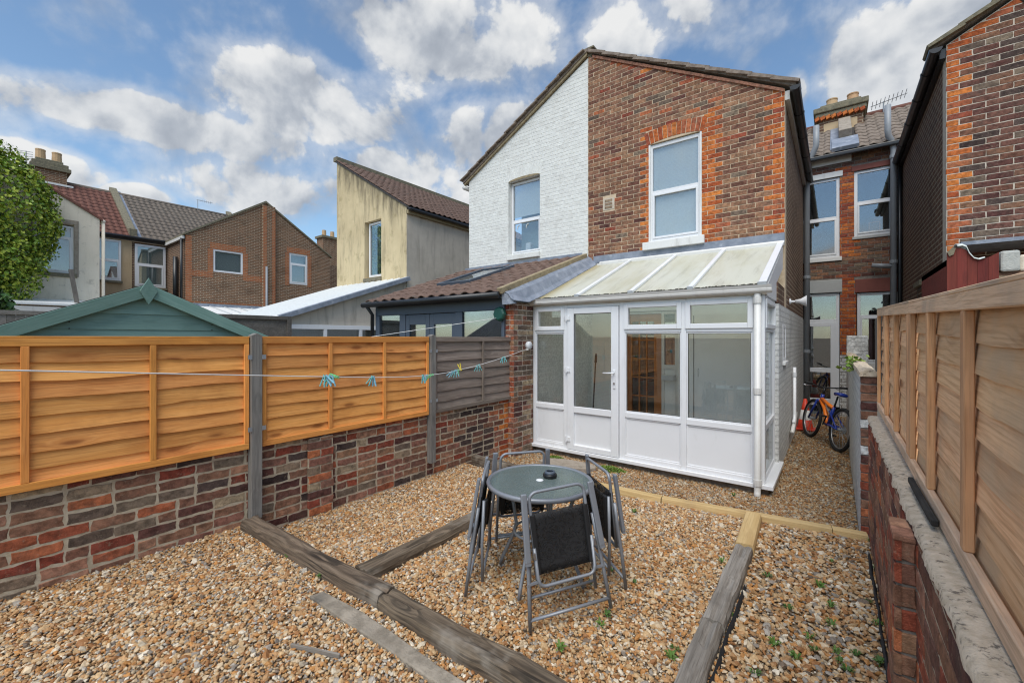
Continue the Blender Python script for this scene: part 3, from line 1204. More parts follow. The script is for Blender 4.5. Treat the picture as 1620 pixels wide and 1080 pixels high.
def gravel():
    zones = [('terrace', -3.80, .22, .05, 4.3), ('path', -3.72, 1.1, 3.9, 11.9)]
    pts = {0: [], 1: [], 2: [], 3: []}
    for nm, x0, x1, y0, y1 in zones:
        y = y0
        while y < y1:
            d0 = max(1.75, .795 * y)
            st = .0128 if nm == 'terrace' else (.0148 if y < 7 else .024)
            x = x0
            while x < x1:
                stx = st * (2.0 if (nm == 'terrace' and x > -.45) else 1)
                xx, yy = x + random.uniform(-.55, .55) * stx, y + random.uniform(-.55, .55) * st
                x += stx
                d = -SN * xx + CS * yy
                if d < 1.62:
                    continue
                r = CS * xx + SN * yy
                px = CXP + FPX * r / d
                if px < -50 or px > 1460:
                    continue
                by = border_y(xx)
                if nm == 'terrace' and yy > by - .005:
                    continue
                if nm == 'path':
                    if yy < by + .10:
                        continue
                    if xx < -.60 and yy > 5.46:
                        continue
                    if xx > .17 and yy > 4.6:
                        continue
                if inside_foot(xx, yy):
                    continue
                z = ground_z(xx, yy)
                lod = 0 if d < 2.75 else 1
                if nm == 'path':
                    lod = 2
                elif xx > -.45:
                    lod = 3
                pts[lod].append((xx, yy, z + random.uniform(-.006, .006)))
            y += st
    VV, FF, TT = [], [], []
    o = 0
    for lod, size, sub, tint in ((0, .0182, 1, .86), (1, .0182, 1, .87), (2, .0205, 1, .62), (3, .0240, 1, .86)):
        p = np.array(pts[lod])
        if lod == 3:
            p[:, 2] += .002
        V, F, T = scatter_gravel('gravel', p, size, sub, tint)
        VV.append(V)
        FF.append(F + o)
        TT.append(T)
        o += len(V)
    ob = mesh_np('gravel', np.concatenate(VV), np.concatenate(FF), np.concatenate(TT), 'pebbles', False)
    kind(ob, 'stuff')
    tag(ob, 'golden and white flint gravel covering the garden floor', 'gravel')


# ------------------------------------------------------------------ left garden wall, fence, posts
LX = -3.80        # inner face of the left wall


def left_wall():
    t = thing('garden_wall', 'low old brick wall of mixed bricks under the orange fence on the left', 'wall', (LX - .1, 2.3, -.2))
    core = MB().box(LX - .215, LX - .0045, -.6, 5.02, -.45, .66).build('wall_core', 'mortar', t)

    def pick(u, z, k):
        r = random.random()
        if 4.76 < u < 4.92:
            return random.choice(['brick_orange', 'brick_red', 'brick_orange'])
        if 3.95 < u < 4.5:
            return random.choice(['brick_plum', 'brick_brown', 'brick_plum', 'brick_dark'])
        if 4.5 <= u:
            return random.choice(['brick_pink', 'brick_umber', 'brick_brown', 'brick_red'])
        tab = [('brick_red', .22), ('brick_pink', .24), ('brick_plum', .15), ('brick_dark', .05), ('brick_grey', .07), ('brick_umber', .24), ('brick_buff', .05)]
        if z < .12:
            tab[1] = ('brick_pink', .38)
        s = sum(v for _, v in tab)
        r *= s
        for n, v in tab:
            r -= v
            if r <= 0:
                return n
        return 'brick_red'
    ps = courses(-.6, 5.0, -.255, .645, pick, H=.075, j=.013, wob=.011, heads=.16)
    lay_bricks(core, (LX, 0, 0), (0, 1, 0), (1, 0, 0), ps, .05, .0060, 300)
    # shallow buttress
    b = MB().box(LX + .004, LX + .028, 1.93, 2.16, -.3, .60).build('buttress', 'mortar', t)
    ps = courses(1.925, 2.165, -.255, .60, pick, j=.012, wob=.006, heads=.3)
    lay_bricks(b, (LX + .036, 0, 0), (0, 1, 0), (1, 0, 0), ps, .03, .004, 60)


left_wall()


def lap_panel(root, X, side, y0, y1, zb, zt, nsl, mt, mtr, battens, lean=.0, rail=.048, tl=8.5, wy=.011):
    """waney-lap panel in the plane x=X facing +X (side 1) or -X (side -1)"""
    f = X + side * .0
    h0 = zb(y0) + rail
    for i in range(nsl):
        def zz(y, e):
            a, b = zb(y) + rail * .6, zt(y) - rail * .6
            return a + (b - a) * (i + e) / nsl
        p = (f - side * .012, y0 + .02, (zz(y0, 0) + zz(y0, 1)) / 2 - .004)
        q = (f - side * .012, y1 - .02, (zz(y1, 0) + zz(y1, 1)) / 2 - .004)
        ht = (zt(y0) - zb(y0) - rail * 1.2) / nsl + .026
        if side < 0:
            p, q = q, p
        board('slat', p, q, ht, .011, mt, root, waney=wy, tilt=R(-tl - random.uniform(-1, 1.5)), seg=22, bevel=0, wav=.004)
    def st(name, p, q, w_, th, m):
        board(name, p, q, w_, th, m, root, up=(side, 0, 0) if abs(p[1] - q[1]) < .1 else (0, 0, 1), bevel=.003)
    e = f + side * .012
    for nm, zf, m in (('top_rail', lambda y: zt(y) - rail / 2, mtr), ('bottom_rail', lambda y: zb(y) + rail / 2, mtr)):
        board(nm, (e, y0, zf(y0)), (e, y1, zf(y1)), rail, .020, m, root, bevel=.003)
        board(nm, (f - side * .030, y0, zf(y0)), (f - side * .030, y1, zf(y1)), rail, .018, m, root, bevel=.003)
    # capping
    board('capping', (f - side * .006, y0 - .003, zt(y0) + .006), (f - side * .006, y1 + .003, zt(y1) + .006), .012, .055, mtr, root, bevel=.002)
    for y in battens:
        vert('batten', e - side * .001, y, zb(y) + rail, zt(y) - rail, .036, .022, m if False else BATT[mt], root)
    for y in (y0 + .018, y1 - .018):
        vert('stile', e - side * .001, y, zb(y) + rail, zt(y) - rail, .036, .020, BATT[mt], root)


BATT = {'wood_orange': 'wood_orange_rail', 'wood_weathered': 'wood_weathered', 'wood_new': 'wood_batten'}


def vert(name, x, y, z0, z1, wd, th, mt, root, top=None):
    """upright piece: local X up, thickness along world X"""
    mb = MB()
    L = z1 - z0
    mb.box(-L / 2, L / 2, -wd / 2, wd / 2, -th / 2, th / 2)
    if top:
        mb.add([(L / 2, -wd / 2, -th / 2), (L / 2, wd / 2, -th / 2), (L / 2, wd / 2, th / 2), (L / 2, -wd / 2, th / 2), (L / 2 + top, 0, -th / 2), (L / 2 + top, 0, th / 2)],
               [(0, 1, 4), (3, 5, 2), (1, 2, 5, 4), (3, 0, 4, 5)])
    o = bpy.data.objects.new(name, mb.mesh(name, mt))
    COL.objects.link(o)
    m = Matrix(((0, 0, 1, x), (0, 1, 0, y), (-1, 0, 0, (z0 + z1) / 2), (0, 0, 0, 1)))
    m = Matrix(((0, 0, -1, x), (0, 1, 0, y), (1, 0, 0, (z0 + z1) / 2), (0, 0, 0, 1)))
    if root is None:
        o.matrix_basis = m
        WM[o.name] = m.copy()
    else:
        attach(o, root, m)
    md = o.modifiers.new('bevel', 'BEVEL')
    md.width = .003
    md.segments = 1
    return o


def left_fence():
    zb, zt = (lambda y: .62), (lambda y: 1.515)
    X = -3.775
    data = [
        (-.40, 1.435, 'wood_orange', 'wood_orange_rail', [.245, .83], 'bright orange lap fence panel at the left edge of the photo'),
        (1.53, 3.34, 'wood_orange', 'wood_orange_rail', [2.13, 2.73], 'bright orange lap fence panel between the two grey posts'),
        (3.43, 5.165, 'wood_weathered', 'wood_weathered', [4.30], 'weathered grey lap fence panel beside the white conservatory')]
    for y0, y1, mt, mr, bt, lab in data:
        t = thing('lap_fence', lab, 'fence', (X, (y0 + y1) / 2, .62), 'fence panels on the left wall')
        lap_panel(t, X, 1, y0, y1, zb, zt, 8 if mt != 'wood_weathered' else 7, mt, mr, bt)
    for y, z0, z1, wd, lab in ((1.482, .045, 1.535, .082, 'tall grey wooden fence post between the two orange panels'),
                               (3.385, .05, 1.535, .075, 'grey wooden fence post between orange and weathered panels'),
                               (5.205, .235, 1.50, .06, 'thin grey fence post at the far end beside the conservatory')):
        o = vert('fence_post', -3.765, y, z0, z1, wd, .072, 'wood_post', None, top=.02)
        tag(o, lab, 'fence post', 'fence posts on the left wall')
        if wd > .07:
            for zc in (1.36, .78):
                for sgn in (-1, 1):
                    MB().box(-3.727, -3.7235, y + sgn * (wd / 2 - .004) - (.03 if sgn < 0 else 0), y + sgn * (wd / 2 - .004) + (.03 if sgn > 0 else 0), zc - .018, zc + .018).build('bracket', 'galv', o)


left_fence()

# ------------------------------------------------------------------ right garden wall and fence
RX = .21


def right_wall():
    t = thing('garden_wall', 'red brick wall with rough mortar top under the new fence on the right', 'wall', (RX + .12, 2.2, -.2))
    core = MB().box(RX + .0045, RX + .30, -.4, 4.33, -.45, .885).build('wall_core', 'mortar', t)

    def pick(u, z, k):
        return random.choice(['brick_red', 'brick_brown', 'brick_umber', 'brick_plum', 'brick_red', 'brick_brown', 'brick_pink'])
    ps = courses(-4.33, -.2, -.20, .885, pick, j=.010, wob=.006, heads=.12)
    lay_bricks(core, (RX, 0, 0), (0, -1, 0), (-1, 0, 0), ps, .05, .004, 300)
    # far end face
    ps = courses(RX, RX + .30, -.20, .885, pick, j=.010)
    e = MB().box(RX + .02, RX + .29, 4.331, 4.336, -.3, .88).build('end_face', 'mortar', t)
    # buttress with header bricks
    bt = MB().box(.163, .214, 1.895, 2.085, -.4, .845).build('buttress', 'mortar_dark', t)
    pk = lambda u, z, k: random.choice(['brick_red', 'brick_umber', 'brick_brown'])
    ps = [([(.156, z + .005), (.212, z + .005), (.212, z + .07), (.156, z + .07)], pk(0, 0, 0)) for z in [.855 - .075 * (i + 1) for i in range(9)]]
    lay_bricks(bt, (0, 1.887, 0), (1, 0, 0), (0, -1, 0), ps, .03, .004, 20)
    ps = courses(-2.09, -1.885, .855 - .075 * 9, .855, pk, j=.010)
    lay_bricks(bt, (.156, 0, 0), (0, -1, 0), (-1, 0, 0), ps, .02, .004, 40)
    tp = MB().box(.155, .212, 1.885, 1.985, .848, .866).box(.157, .212, 1.995, 2.09, .846, .862).build('buttress_top', 'brick_pink', t, bevel=.004)
    # rough mortar capping
    mb = MB()
    vs, fs = [], []
    ny = 170
    prof = [(-.003, -.012), (.002, .010), (.022, .018), (.04, .019), (.06, .02), (.08, .021), (.12, .022), (.24, .02)]
    for i in range(ny + 1):
        y = -.35 + 4.70 * i / ny
        for a, b in prof:
            k = .0045 * mnoise.noise(Vector((y * 9, a * 30, 2))) + .003 * mnoise.noise(Vector((y * 31, a * 60, 5)))
            edge = (.012 * mnoise.noise(Vector((y * 7, 0, 9))) + .008 * mnoise.noise(Vector((y * 23, 0, 4)))) if a < .01 else 0
            vs.append((RX + a + edge, y, .888 + b + k + (edge if b < 0 else 0)))
    n = len(prof)
    for i in range(ny):
        for j in range(n - 1):
            a = i * n + j
            fs.append((a, a + n, a + n + 1, a + 1))
    mb.add(vs, fs).build('mortar_capping', 'concrete_cap', t, smooth=True)


right_wall()


def right_fence():
    X = .285
    zb = lambda y: .915 + .018 * (y - 1.2)
    zt = lambda y: 1.625 + .034 * (y - 1.2)
    t = thing('lap_fence', 'new pale lap fence panel on the right, the far one beside the alley wall', 'fence', (X, 3.4, .93), 'fence panels on the right wall')
    lap_panel(t, X, -1, 2.585, 4.335, zb, zt, 8, 'wood_new', 'wood_new_rail', [2.64, 3.17, 3.72], tl=5.0, wy=.008)
    t = thing('lap_fence', 'new pale lap fence panel on the right edge of the photo, nearest the camera', 'fence', (X, 1.7, .93), 'fence panels on the right wall')
    lap_panel(t, X, -1, .78, 2.58, zb, zt, 8, 'wood_new', 'wood_new_rail', [1.04, 1.585, 2.115], tl=5.0, wy=.008)
    o = board('timber_offcut', (.252, 1.86, .937), (.248, 2.36, .940), .022, .018, 'wood_black', None, wav=.003, seg=8)
    tag(o, 'dark charred strip of timber lying on the right wall top', 'timber')
    o = thing('old_fence', 'dark weathered old board fence end above the white alley wall', 'fence', (.30, 4.7, 1.2))
    for i in range(5):
        y = 4.52 + i * .12
        vert('slat', .305 + .004 * (i % 2), y, 1.08, 1.70 - .01 * (i % 3), .115, .022, 'wood_oldgrey', o)
    vert('post', .335, 4.46, .3, 1.72, .07, .06, 'wood_black', o)


right_fence()

# ------------------------------------------------------------------ sleepers, borders, slabs


def sleeper(name, p, q, zt, wd, ht, mt, label, seg=26, wav=.010, split=0):
    p, q = Vector((*p, 0)), Vector((*q, 0))
    ax = (q - p)
    L = ax.length
    ax.normalize()
    sd = Vector((0, 0, 1)).cross(ax)
    ph = random.uniform(0, 90)
    prof = [(-.5, -.5), (-.5, .30), (-.42, .47), (-.2, .50), (.05, .49), (.25, .5), (.43, .46), (.5, .30), (.5, -.5)]
    vs, fs = [], []
    n = len(prof)
    for i in range(seg + 1):
        x = -L / 2 + L * i / seg
        for k, (a, b) in enumerate(prof):
            j = wav * mnoise.noise(Vector((x * 3 + ph, a * 4, b * 4))) + wav * .5 * mnoise.noise(Vector((x * 11 + ph, a * 9, b * 7)))
            top = wav * .9 * mnoise.noise(Vector((x * 1.6 + ph, 0, 0)))
            crack = -.012 * split if (k == 4 and mnoise.noise(Vector((x * 2.3 + ph, 5, 5))) > -.05) else 0
            vs.append((x, a * wd + j, b * ht + j * .6 + (top if b > 0 else 0) + crack))
    for i in range(seg):
        for k in range(n - 1):
            a = i * n + k
            fs.append((a, a + 1, a + n + 1, a + n))
    fs.append(tuple(range(n)))
    fs.append(tuple(range(seg * n, seg * n + n))[::-1])
    o = bpy.data.objects.new(name, MB().add(vs, fs).mesh(name, mt))
    COL.objects.link(o)
    c = (p + q) / 2
    m = Matrix.Identity(4)
    for i in range(3):
        m[i][0], m[i][1], m[i][2] = ax[i], sd[i], (0, 0, 1)[i]
    m[0][3], m[1][3], m[2][3] = c.x, c.y, zt - ht / 2
    o.matrix_basis = m
    SLEEPERS.append((p.x, p.y, q.x, q.y, wd / 2 - .004))
    return tag(o, label, 'timber')


sleeper('railway_sleeper', (-3.72, 1.42), (-2.02, 1.475), .085, .125, .20, 'sleeper_old', 'dark weathered sleeper running from the left wall, left half of the front border', 30, .012, 1)
sleeper('railway_sleeper', (-2.015, 1.482), (-.62, 1.50), .082, .135, .20, 'sleeper_old', 'grey cracked sleeper at the bottom of the photo, right half of the front border', 30, .012, 1)
sleeper('railway_sleeper', (-2.405, 1.57), (-2.40, 3.90), .045, .135, .18, 'sleeper_old', 'dark sleeper running back from the front border behind the left chair', 30, .010, 1)
sleeper('wooden_sleeper', (-.515, 3.42), (-.51, 2.42), .035, .118, .16, 'sleeper_grey', 'grey split sleeper with a wavy edge next to the short yellow plank', 24, .013, 1)
sleeper('wooden_sleeper', (-.515, 2.41), (-.50, 1.70), .035, .112, .16, 'sleeper_grey', 'grey split sleeper nearest the camera beside the right gravel strip', 20, .013, 1)
sleeper('border_timber', (-3.70, 4.055), (-2.52, 4.01), .01, .10, .22, 'sleeper_old', 'old brown border timber behind the table near the left wall', 18, .006)
sleeper('border_timber', (-2.51, 4.005), (-1.30, 4.055), .015, .105, .22, 'timber_new', 'new yellow border timber behind the table', 4, .0015)
sleeper('border_timber', (-1.295, 4.055), (-.02, 4.225), .015, .105, .22, 'timber_new', 'new yellow border timber in front of the conservatory downpipe', 4, .0015)
sleeper('border_timber', (-.015, 4.226), (.20, 4.255), .012, .105, .22, 'timber_new', 'short yellow border timber end against the right wall', 3, .0015)
sleeper('plank', (-.545, 4.085), (-.515, 3.43), .042, .125, .14, 'timber_new', 'short new yellow plank linking border timber to grey sleeper', 3, .0015)


def concrete_strip():
    mb = MB()
    pts_l = [(-2.43, 1.245), (-2.05, 1.25), (-1.75, 1.262), (-1.45, 1.265), (-1.2, 1.275)]
    pts_r = [(-2.40, 1.315), (-2.05, 1.345), (-1.78, 1.345), (-1.45, 1.335), (-1.2, 1.345)]
    n = len(pts_l)
    vs = [(x, y, .020) for x, y in pts_l] + [(x, y, .026) for x, y in pts_r] + [(x, y, -.06) for x, y in pts_l] + [(x, y, -.06) for x, y in pts_r]
    fs = []
    for i in range(n - 1):
        fs += [(i, i + 1, n + i + 1, n + i), (2 * n + i, 2 * n + i + 1, i + 1, i), (n + i, n + i + 1, 3 * n + i + 1, 3 * n + i)]
    fs += [(0, n, 3 * n, 2 * n), (n - 1, 3 * n - 1, 4 * n - 1, 2 * n - 1)]
    o = mb.add(vs, fs).build('concrete_edging', 'concrete', bevel=.006)
    tag(o, 'worn concrete edging strip half buried in gravel by the front sleeper', 'edging')
    for i in range(n - 1):
        SLEEPERS.append((pts_l[i][0], (pts_l[i][1] + pts_r[i][1]) / 2, pts_l[i + 1][0], (pts_l[i + 1][1] + pts_r[i + 1][1]) / 2, .020))
    o = board('wood_sliver', (-2.12, .995, .012), (-1.86, 1.10, .016), .022, .012, 'sleeper_grey', None, wav=.003, seg=5)
    tag(o, 'thin grey sliver of wood lying in the near gravel', 'wood')
    o = MB().add(*brick_geo([(-.03, -.02), (.028, -.024), (.034, .02), (-.022, .028)], .03, .004, 3)).build('brick_fragment', 'brick_shard')
    o.matrix_basis = Matrix.Translation((-1.165, 1.315, .05)) @ Matrix.Rotation(R(-90), 4, 'X') @ Matrix.Rotation(R(20), 4, 'Y')
    tag(o, 'small orange brick fragment beside the front sleeper', 'brick')
    # step slab at the conservatory door
    vs = []
    for k in range(16):
        a = 2 * math.pi * k / 16
        rr = 1 + .10 * mnoise.noise(Vector((k * .7, 2, 1)))
        vs.append((-2.86 + .40 * math.cos(a) * rr, 4.98 + .17 * math.sin(a) * rr + .05 * math.cos(a)))
    o = MB().prism(vs, lambda u, v, d: (u, v, d), -.30, -.165).build('stepping_slab', 'slab_stone', bevel=.012)
    tag(o, 'rough brown stone step slab below the conservatory door', 'slab')
    SLEEPERS.append((-3.2, 4.95, -2.52, 5.0, .15))
    # weed membrane showing at the edges
    def ribbon(xa, ya, yb, amp, za, zb, dx, lab):
        vs, fs = [], []
        n = 60
        for k in range(n + 1):
            y = ya + (yb - ya) * k / n
            x = xa + amp * mnoise.noise(Vector((y * 4, 1, 2))) + amp * .4 * mnoise.noise(Vector((y * 13, 5, 2)))
            h = zb + .014 * mnoise.noise(Vector((y * 5, 8, 1)))
            vs += [(x, y, za), (x + dx * .3, y, max(h, za + .002)), (x + dx, y, za)]
        for k in range(n):
            a_ = k * 3
            fs += [(a_, a_ + 3, a_ + 4, a_ + 1), (a_ + 1, a_ + 4, a_ + 5, a_ + 2)]
        tag(MB().add(vs, fs).build('membrane_edge', 'membrane', smooth=True), lab, 'membrane')
    ribbon(-.447, 1.95, 2.95, .014, -.03, .006, .022, 'black weed membrane edge showing beside the grey sleeper')
    ribbon(.186, 2.0, 3.9, .008, -.03, .018, .022, 'black weed membrane strip turned up against the right wall')


concrete_strip()
gravel()

# ------------------------------------------------------------------ the brick house and its white twin
HY = 7.38          # rear facade plane
HX0, HX1 = -3.775, -.58
PEAK, EAVE = 6.93, 5.17


def arch_soldiers(parent, xc, half, z0, rise, ht, y, mt, n):
    ps = []
    rad = (half * half + rise * rise) / (2 * rise)
    zc = z0 + rise - rad
    amax = math.asin(half / rad)
    for i in range(n):
        a0, a1 = -amax + 2 * amax * i / n + .004 / rad, -amax + 2 * amax * (i + 1) / n - .004 / rad
        po = [(xc + r_ * math.sin(a), zc + r_ * math.cos(a)) for r_, a in ((rad, a0), (rad, a1), (rad + ht, a1), (rad + ht, a0))]
        ps.append((po, random.choice(mt)))
    lay_bricks(parent, (0, y, 0), (1, 0, 0), (0, -1, 0), ps, .05, .003, 40, 'arch_brick')


def verge_tiles(parent, x0, z0, x1, z1, n, y, mt, th=.045, wd=.30):
    """stepped verge tiles laid down the rake from (x0,z0) to (x1,z1)"""
    d = Vector((x1 - x0, 0, z1 - z0))
    L = d.length
    d.normalize()
    up = Vector((-d.z, 0, d.x))
    if up.z < 0:
        up = -up
    me = None
    ln = L / n * 1.12
    for i in range(n):
        c = Vector((x0, y, z0)) + d * (L * (i + .5) / n + L / n * .03)
        ang = math.atan2(d.z, d.x)
        if me is None:
            s_ = 1 if d.x > 0 else -1
            mb = MB()
            prof = [(-ln / 2, -.005), (ln / 2, .022), (ln / 2, .022 + th * .75), (-ln / 2, th - .005)]
            mb.prism(prof, lambda u, v, dd: (u, dd, v), -.05, wd)
            me = mb.mesh('verge_tile', mt)
        o = bpy.data.objects.new('verge_tile', me)
        COL.objects.link(o)
        m = Matrix.Identity(4)
        for k in range(3):
            m[k][0], m[k][1], m[k][2], m[k][3] = d[k], (0, 1, 0)[k], up[k], c[k] + random.uniform(-.004, .004)
        attach(o, parent, m)


def brick_house():
    t = thing('brick_house', 'brown brick house with orange quoins behind the white conservatory', 'house', (-2.2, HY + .5, -.3))
    win = (-2.60, -1.725, 3.15, 4.90)
    dop = (-3.02, -2.10, -.14, 1.98)
    poly = [(HX0, -.4), (HX1, -.4), (HX1, EAVE), (HX0, PEAK)]
    mb = MB()
    holed_prism(mb, poly, [win, dop], facade_fn(HY), .0045, .24)
    wall = mb.build('wall', 'mortar_house', t)
    xc = (win[0] + win[1]) / 2

    def pick(u, z, k):
        r = random.random()
        if 3.05 < z < 5.22:
            dl, dr = win[0] - u, u - win[1]
            lim = .215 if k % 2 else .12
            if 0 < dl < lim or 0 < dr < lim:
                return 'brick_orange'
        if HX1 - u < (.215 if k % 2 == 0 else .115):
            return random.choice(['brick_orange', 'brick_orange', 'brick_red'])
        rake = PEAK + (u - HX0) * (EAVE - PEAK) / (HX1 - HX0)
        if rake - z < .085:
            return random.choice(['brick_red', 'brick_orange', 'brick_pink'])
        if r < .55:
            return 'brick_umber'
        if r < .86:
            return 'brick_brown'
        return random.choice(['brick_plum', 'brick_grey', 'brick_red'])
    slope = (EAVE - PEAK) / (HX1 - HX0)
    hp = (-slope, 1, PEAK - slope * HX0 - .012)
    rise, ah = .055, .225
    half = (win[1] - win[0]) / 2 + .035
    holes = [(win[0], win[1], 2.9, 4.92), (win[0] - .035, win[1] + .035, 4.91, 5.125), (xc - .26, xc + .26, 5.12, 5.16), (-3.47, -3.235, 3.895, 4.12)]
    ps = courses(HX0 + .003, HX1 - .003, 2.97, 7.0, pick, holes, [hp], wob=.006, j=.008)
    lay_bricks(wall, (0, HY, 0), (1, 0, 0), (0, -1, 0), ps, .05, .0025, 300)
    arch_soldiers(wall, xc, half, 4.885, rise, ah, HY - .003, ['brick_orange', 'brick_orange', 'brick_red'], 13)
    # air brick
    ab = MB().box(-3.465, -3.24, HY - .002, HY + .05, 3.90, 4.115)
    ab.build('air_brick', 'mortar_pale', wall)
    mb = MB()
    for i in range(3):
        mb.box(-3.425, -3.28, HY - .008, HY - .003, 3.925 + i * .062, 3.965 + i * .062)
    mb.build('grille', 'brick_buff', wall)
    # window
    wn_ = window(t, win[0], win[1], win[2] + .03, 4.89, HY + .035, frame=.062, transom=4.05, glassm='glass_blind', backing=None)
    mb = MB()
    for i in range(33):
        z = 4.10 + i * .0225
        mb.add([(win[0] + .06, HY + .090, z), (win[1] - .06, HY + .090, z), (win[1] - .06, HY + .0925, z + .022), (win[0] + .06, HY + .0925, z + .022)], [(0, 1, 2, 3)])
    mb.build('blind', 'blind', wn_)
    MB().box(win[0] + .05, win[1] - .05, HY + .10, HY + .11, 3.2, 4.86).build('room_shade', 'blind', wn_)
    MB().box(win[0] - .085, win[1] + .05, HY - .075, HY + .05, 3.045, 3.178).build('sill', 'white_paint', wn_, bevel=.008)
    # reveals
    MB().box(win[0] - .001, win[0] + .03, HY + .006, HY + .036, 3.18, 4.90).build('reveal', 'white_paint', wn_)
    MB().box(win[1] - .03, win[1] + .001, HY + .006, HY + .036, 3.18, 4.93).build('reveal', 'white_paint', wn_)
    # side wall and painted lower part
    sw = MB().box(HX1 - .22, HX1, HY + .24, 12.0, -.4, 5.12).build('side_wall', 'wall_brown_yz', t)
    MB().box(HX1 - .20, HX1 - .004, 6.46, HY - .001, 1.97, 2.24).build('stub_wall', 'wall_brown_yz', t)
    MB().box(HX1 - .20, HX1 + .006, 6.46, 11.9, -.4, 1.96).build('painted_wall_base', 'wall_white_yz', t)
    # small window in the painted wall
    fnx = lambda u, z, d: (HX1 + .012 - d, u, z)
    window(t, 7.0, 7.42, 1.18, 1.70, 0, fnx, .05, 'upvc', None, 'glass_dark', .04, ('interior_dark', .05), sill=(.02, .05, .03, 'white_paint'))
    # roof
    rp = [(HX0, PEAK + .06), (HX1 + .14, EAVE - .02), (HX1 + .14, EAVE + .06), (HX0, PEAK + .14)]
    rf = MB().prism(rp, facade_fn(0), HY - .02, 14).build('roof', 'tile_grey', t)
    verge_tiles(rf, HX0 + .02, PEAK + .045, HX1 + .13, EAVE + .01, 11, HY - .02, 'tile_grey', .055, .3)
    MB().prism([(HX0 + .1, PEAK - .075), (HX1 - .01, EAVE - .045), (HX1 - .01, EAVE + .0), (HX0 + .1, PEAK - .02)], facade_fn(0), HY - .022, HY + .02).build('verge_undercloak', 'brick_pink', rf)
    # stone block at the apex
    MB().box(HX0 - .09, HX0 + .14, HY - .05, HY + .3, PEAK + .10, PEAK + .135).box(HX0 - .02, HX0 + .08, HY - .012, HY + .2, PEAK - .02, PEAK + .099).build('apex_block', 'lichen_stone', rf, bevel=.006)
    # gutter and black rainwater goods
    mb = MB()
    pr = [(HX1 + .13 + .065 * math.cos(R(a)), EAVE - .03 + .065 * math.sin(R(a))) for a in range(180, 361, 20)]
    pr2 = [(HX1 + .13 + .058 * math.cos(R(a)), EAVE - .03 + .058 * math.sin(R(a))) for a in range(360, 179, -20)]
    mb.prism(pr + pr2, facade_fn(0), HY - .08, 12.0)
    gt = mb.build('gutter', 'black_plastic', t)
    MB().prism(pr, facade_fn(0), HY - .085, HY - .075).build('gutter_end', 'black_plastic', gt)
    for y in (8.2, 9.2, 10.2, 11.2):
        mb = MB()
        q1 = [(HX1 + .13 + .072 * math.cos(R(a)), EAVE - .03 + .072 * math.sin(R(a))) for a in range(180, 361, 20)]
        mb.prism(q1, facade_fn(0), y, y + .06).build('gutter_joint', 'black_plastic', gt)
    MB().box(HX1 + .002, HX1 + .06, HY + .02, 12.0, EAVE - .16, EAVE - .03).build('fascia', 'upvc_old', t)
    # lead flashing above the conservatory roof
    MB().box(HX0 + .12, HX1, HY - .016, HY + .004, 2.925, 3.06).build('flashing', 'lead', t)
    # white waste pipe and security light on the side wall
    pp = downpipe(t, [(HX1 + .05, 8.5, 1.02), (HX1 + .05, 8.5, .25), (HX1 + .05, 8.46, .16), (HX1 + .05, 8.3, .13)], .025, 'upvc', [(HX1 + .05, 8.5, .9)], 'waste_pipe')
    downpipe(t, [(HX1 + .05, 8.9, .20), (HX1 + .05, 8.3, .08), (HX1 + .05, 8.0, .02)], .028, 'upvc_old', (), 'waste_pipe')
    # room behind the conservatory door opening
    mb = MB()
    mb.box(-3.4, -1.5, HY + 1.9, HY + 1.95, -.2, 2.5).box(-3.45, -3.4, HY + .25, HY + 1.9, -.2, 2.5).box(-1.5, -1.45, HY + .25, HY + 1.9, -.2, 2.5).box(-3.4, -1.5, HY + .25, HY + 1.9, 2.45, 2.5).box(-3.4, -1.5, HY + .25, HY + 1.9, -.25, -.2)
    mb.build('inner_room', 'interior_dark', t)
    return t


HOUSE = brick_house()


def security_light():
    t = thing('security_light', 'white outdoor floodlight on the side wall above the alley', 'lamp', (HX1, 8.1, 2.1))
    MB().lathe([(0, 0), (.05, 0), (.05, .012), (.018, .03), (.018, .10), (0, .10)], (HX1 + .006, 8.1, 2.09), 14, axis='X').build('wall_plate', 'upvc', t, smooth=True)
    MB().lathe([(0, -.02), (.03, -.02), (.04, .05), (.085, .12), (.09, .13), (.075, .125), (0, .07)], (HX1 + .105, 8.1, 2.09), 16, axis='X').build('lamp_head', 'upvc', t, smooth=True)
    o = bpy.data.objects


security_light()


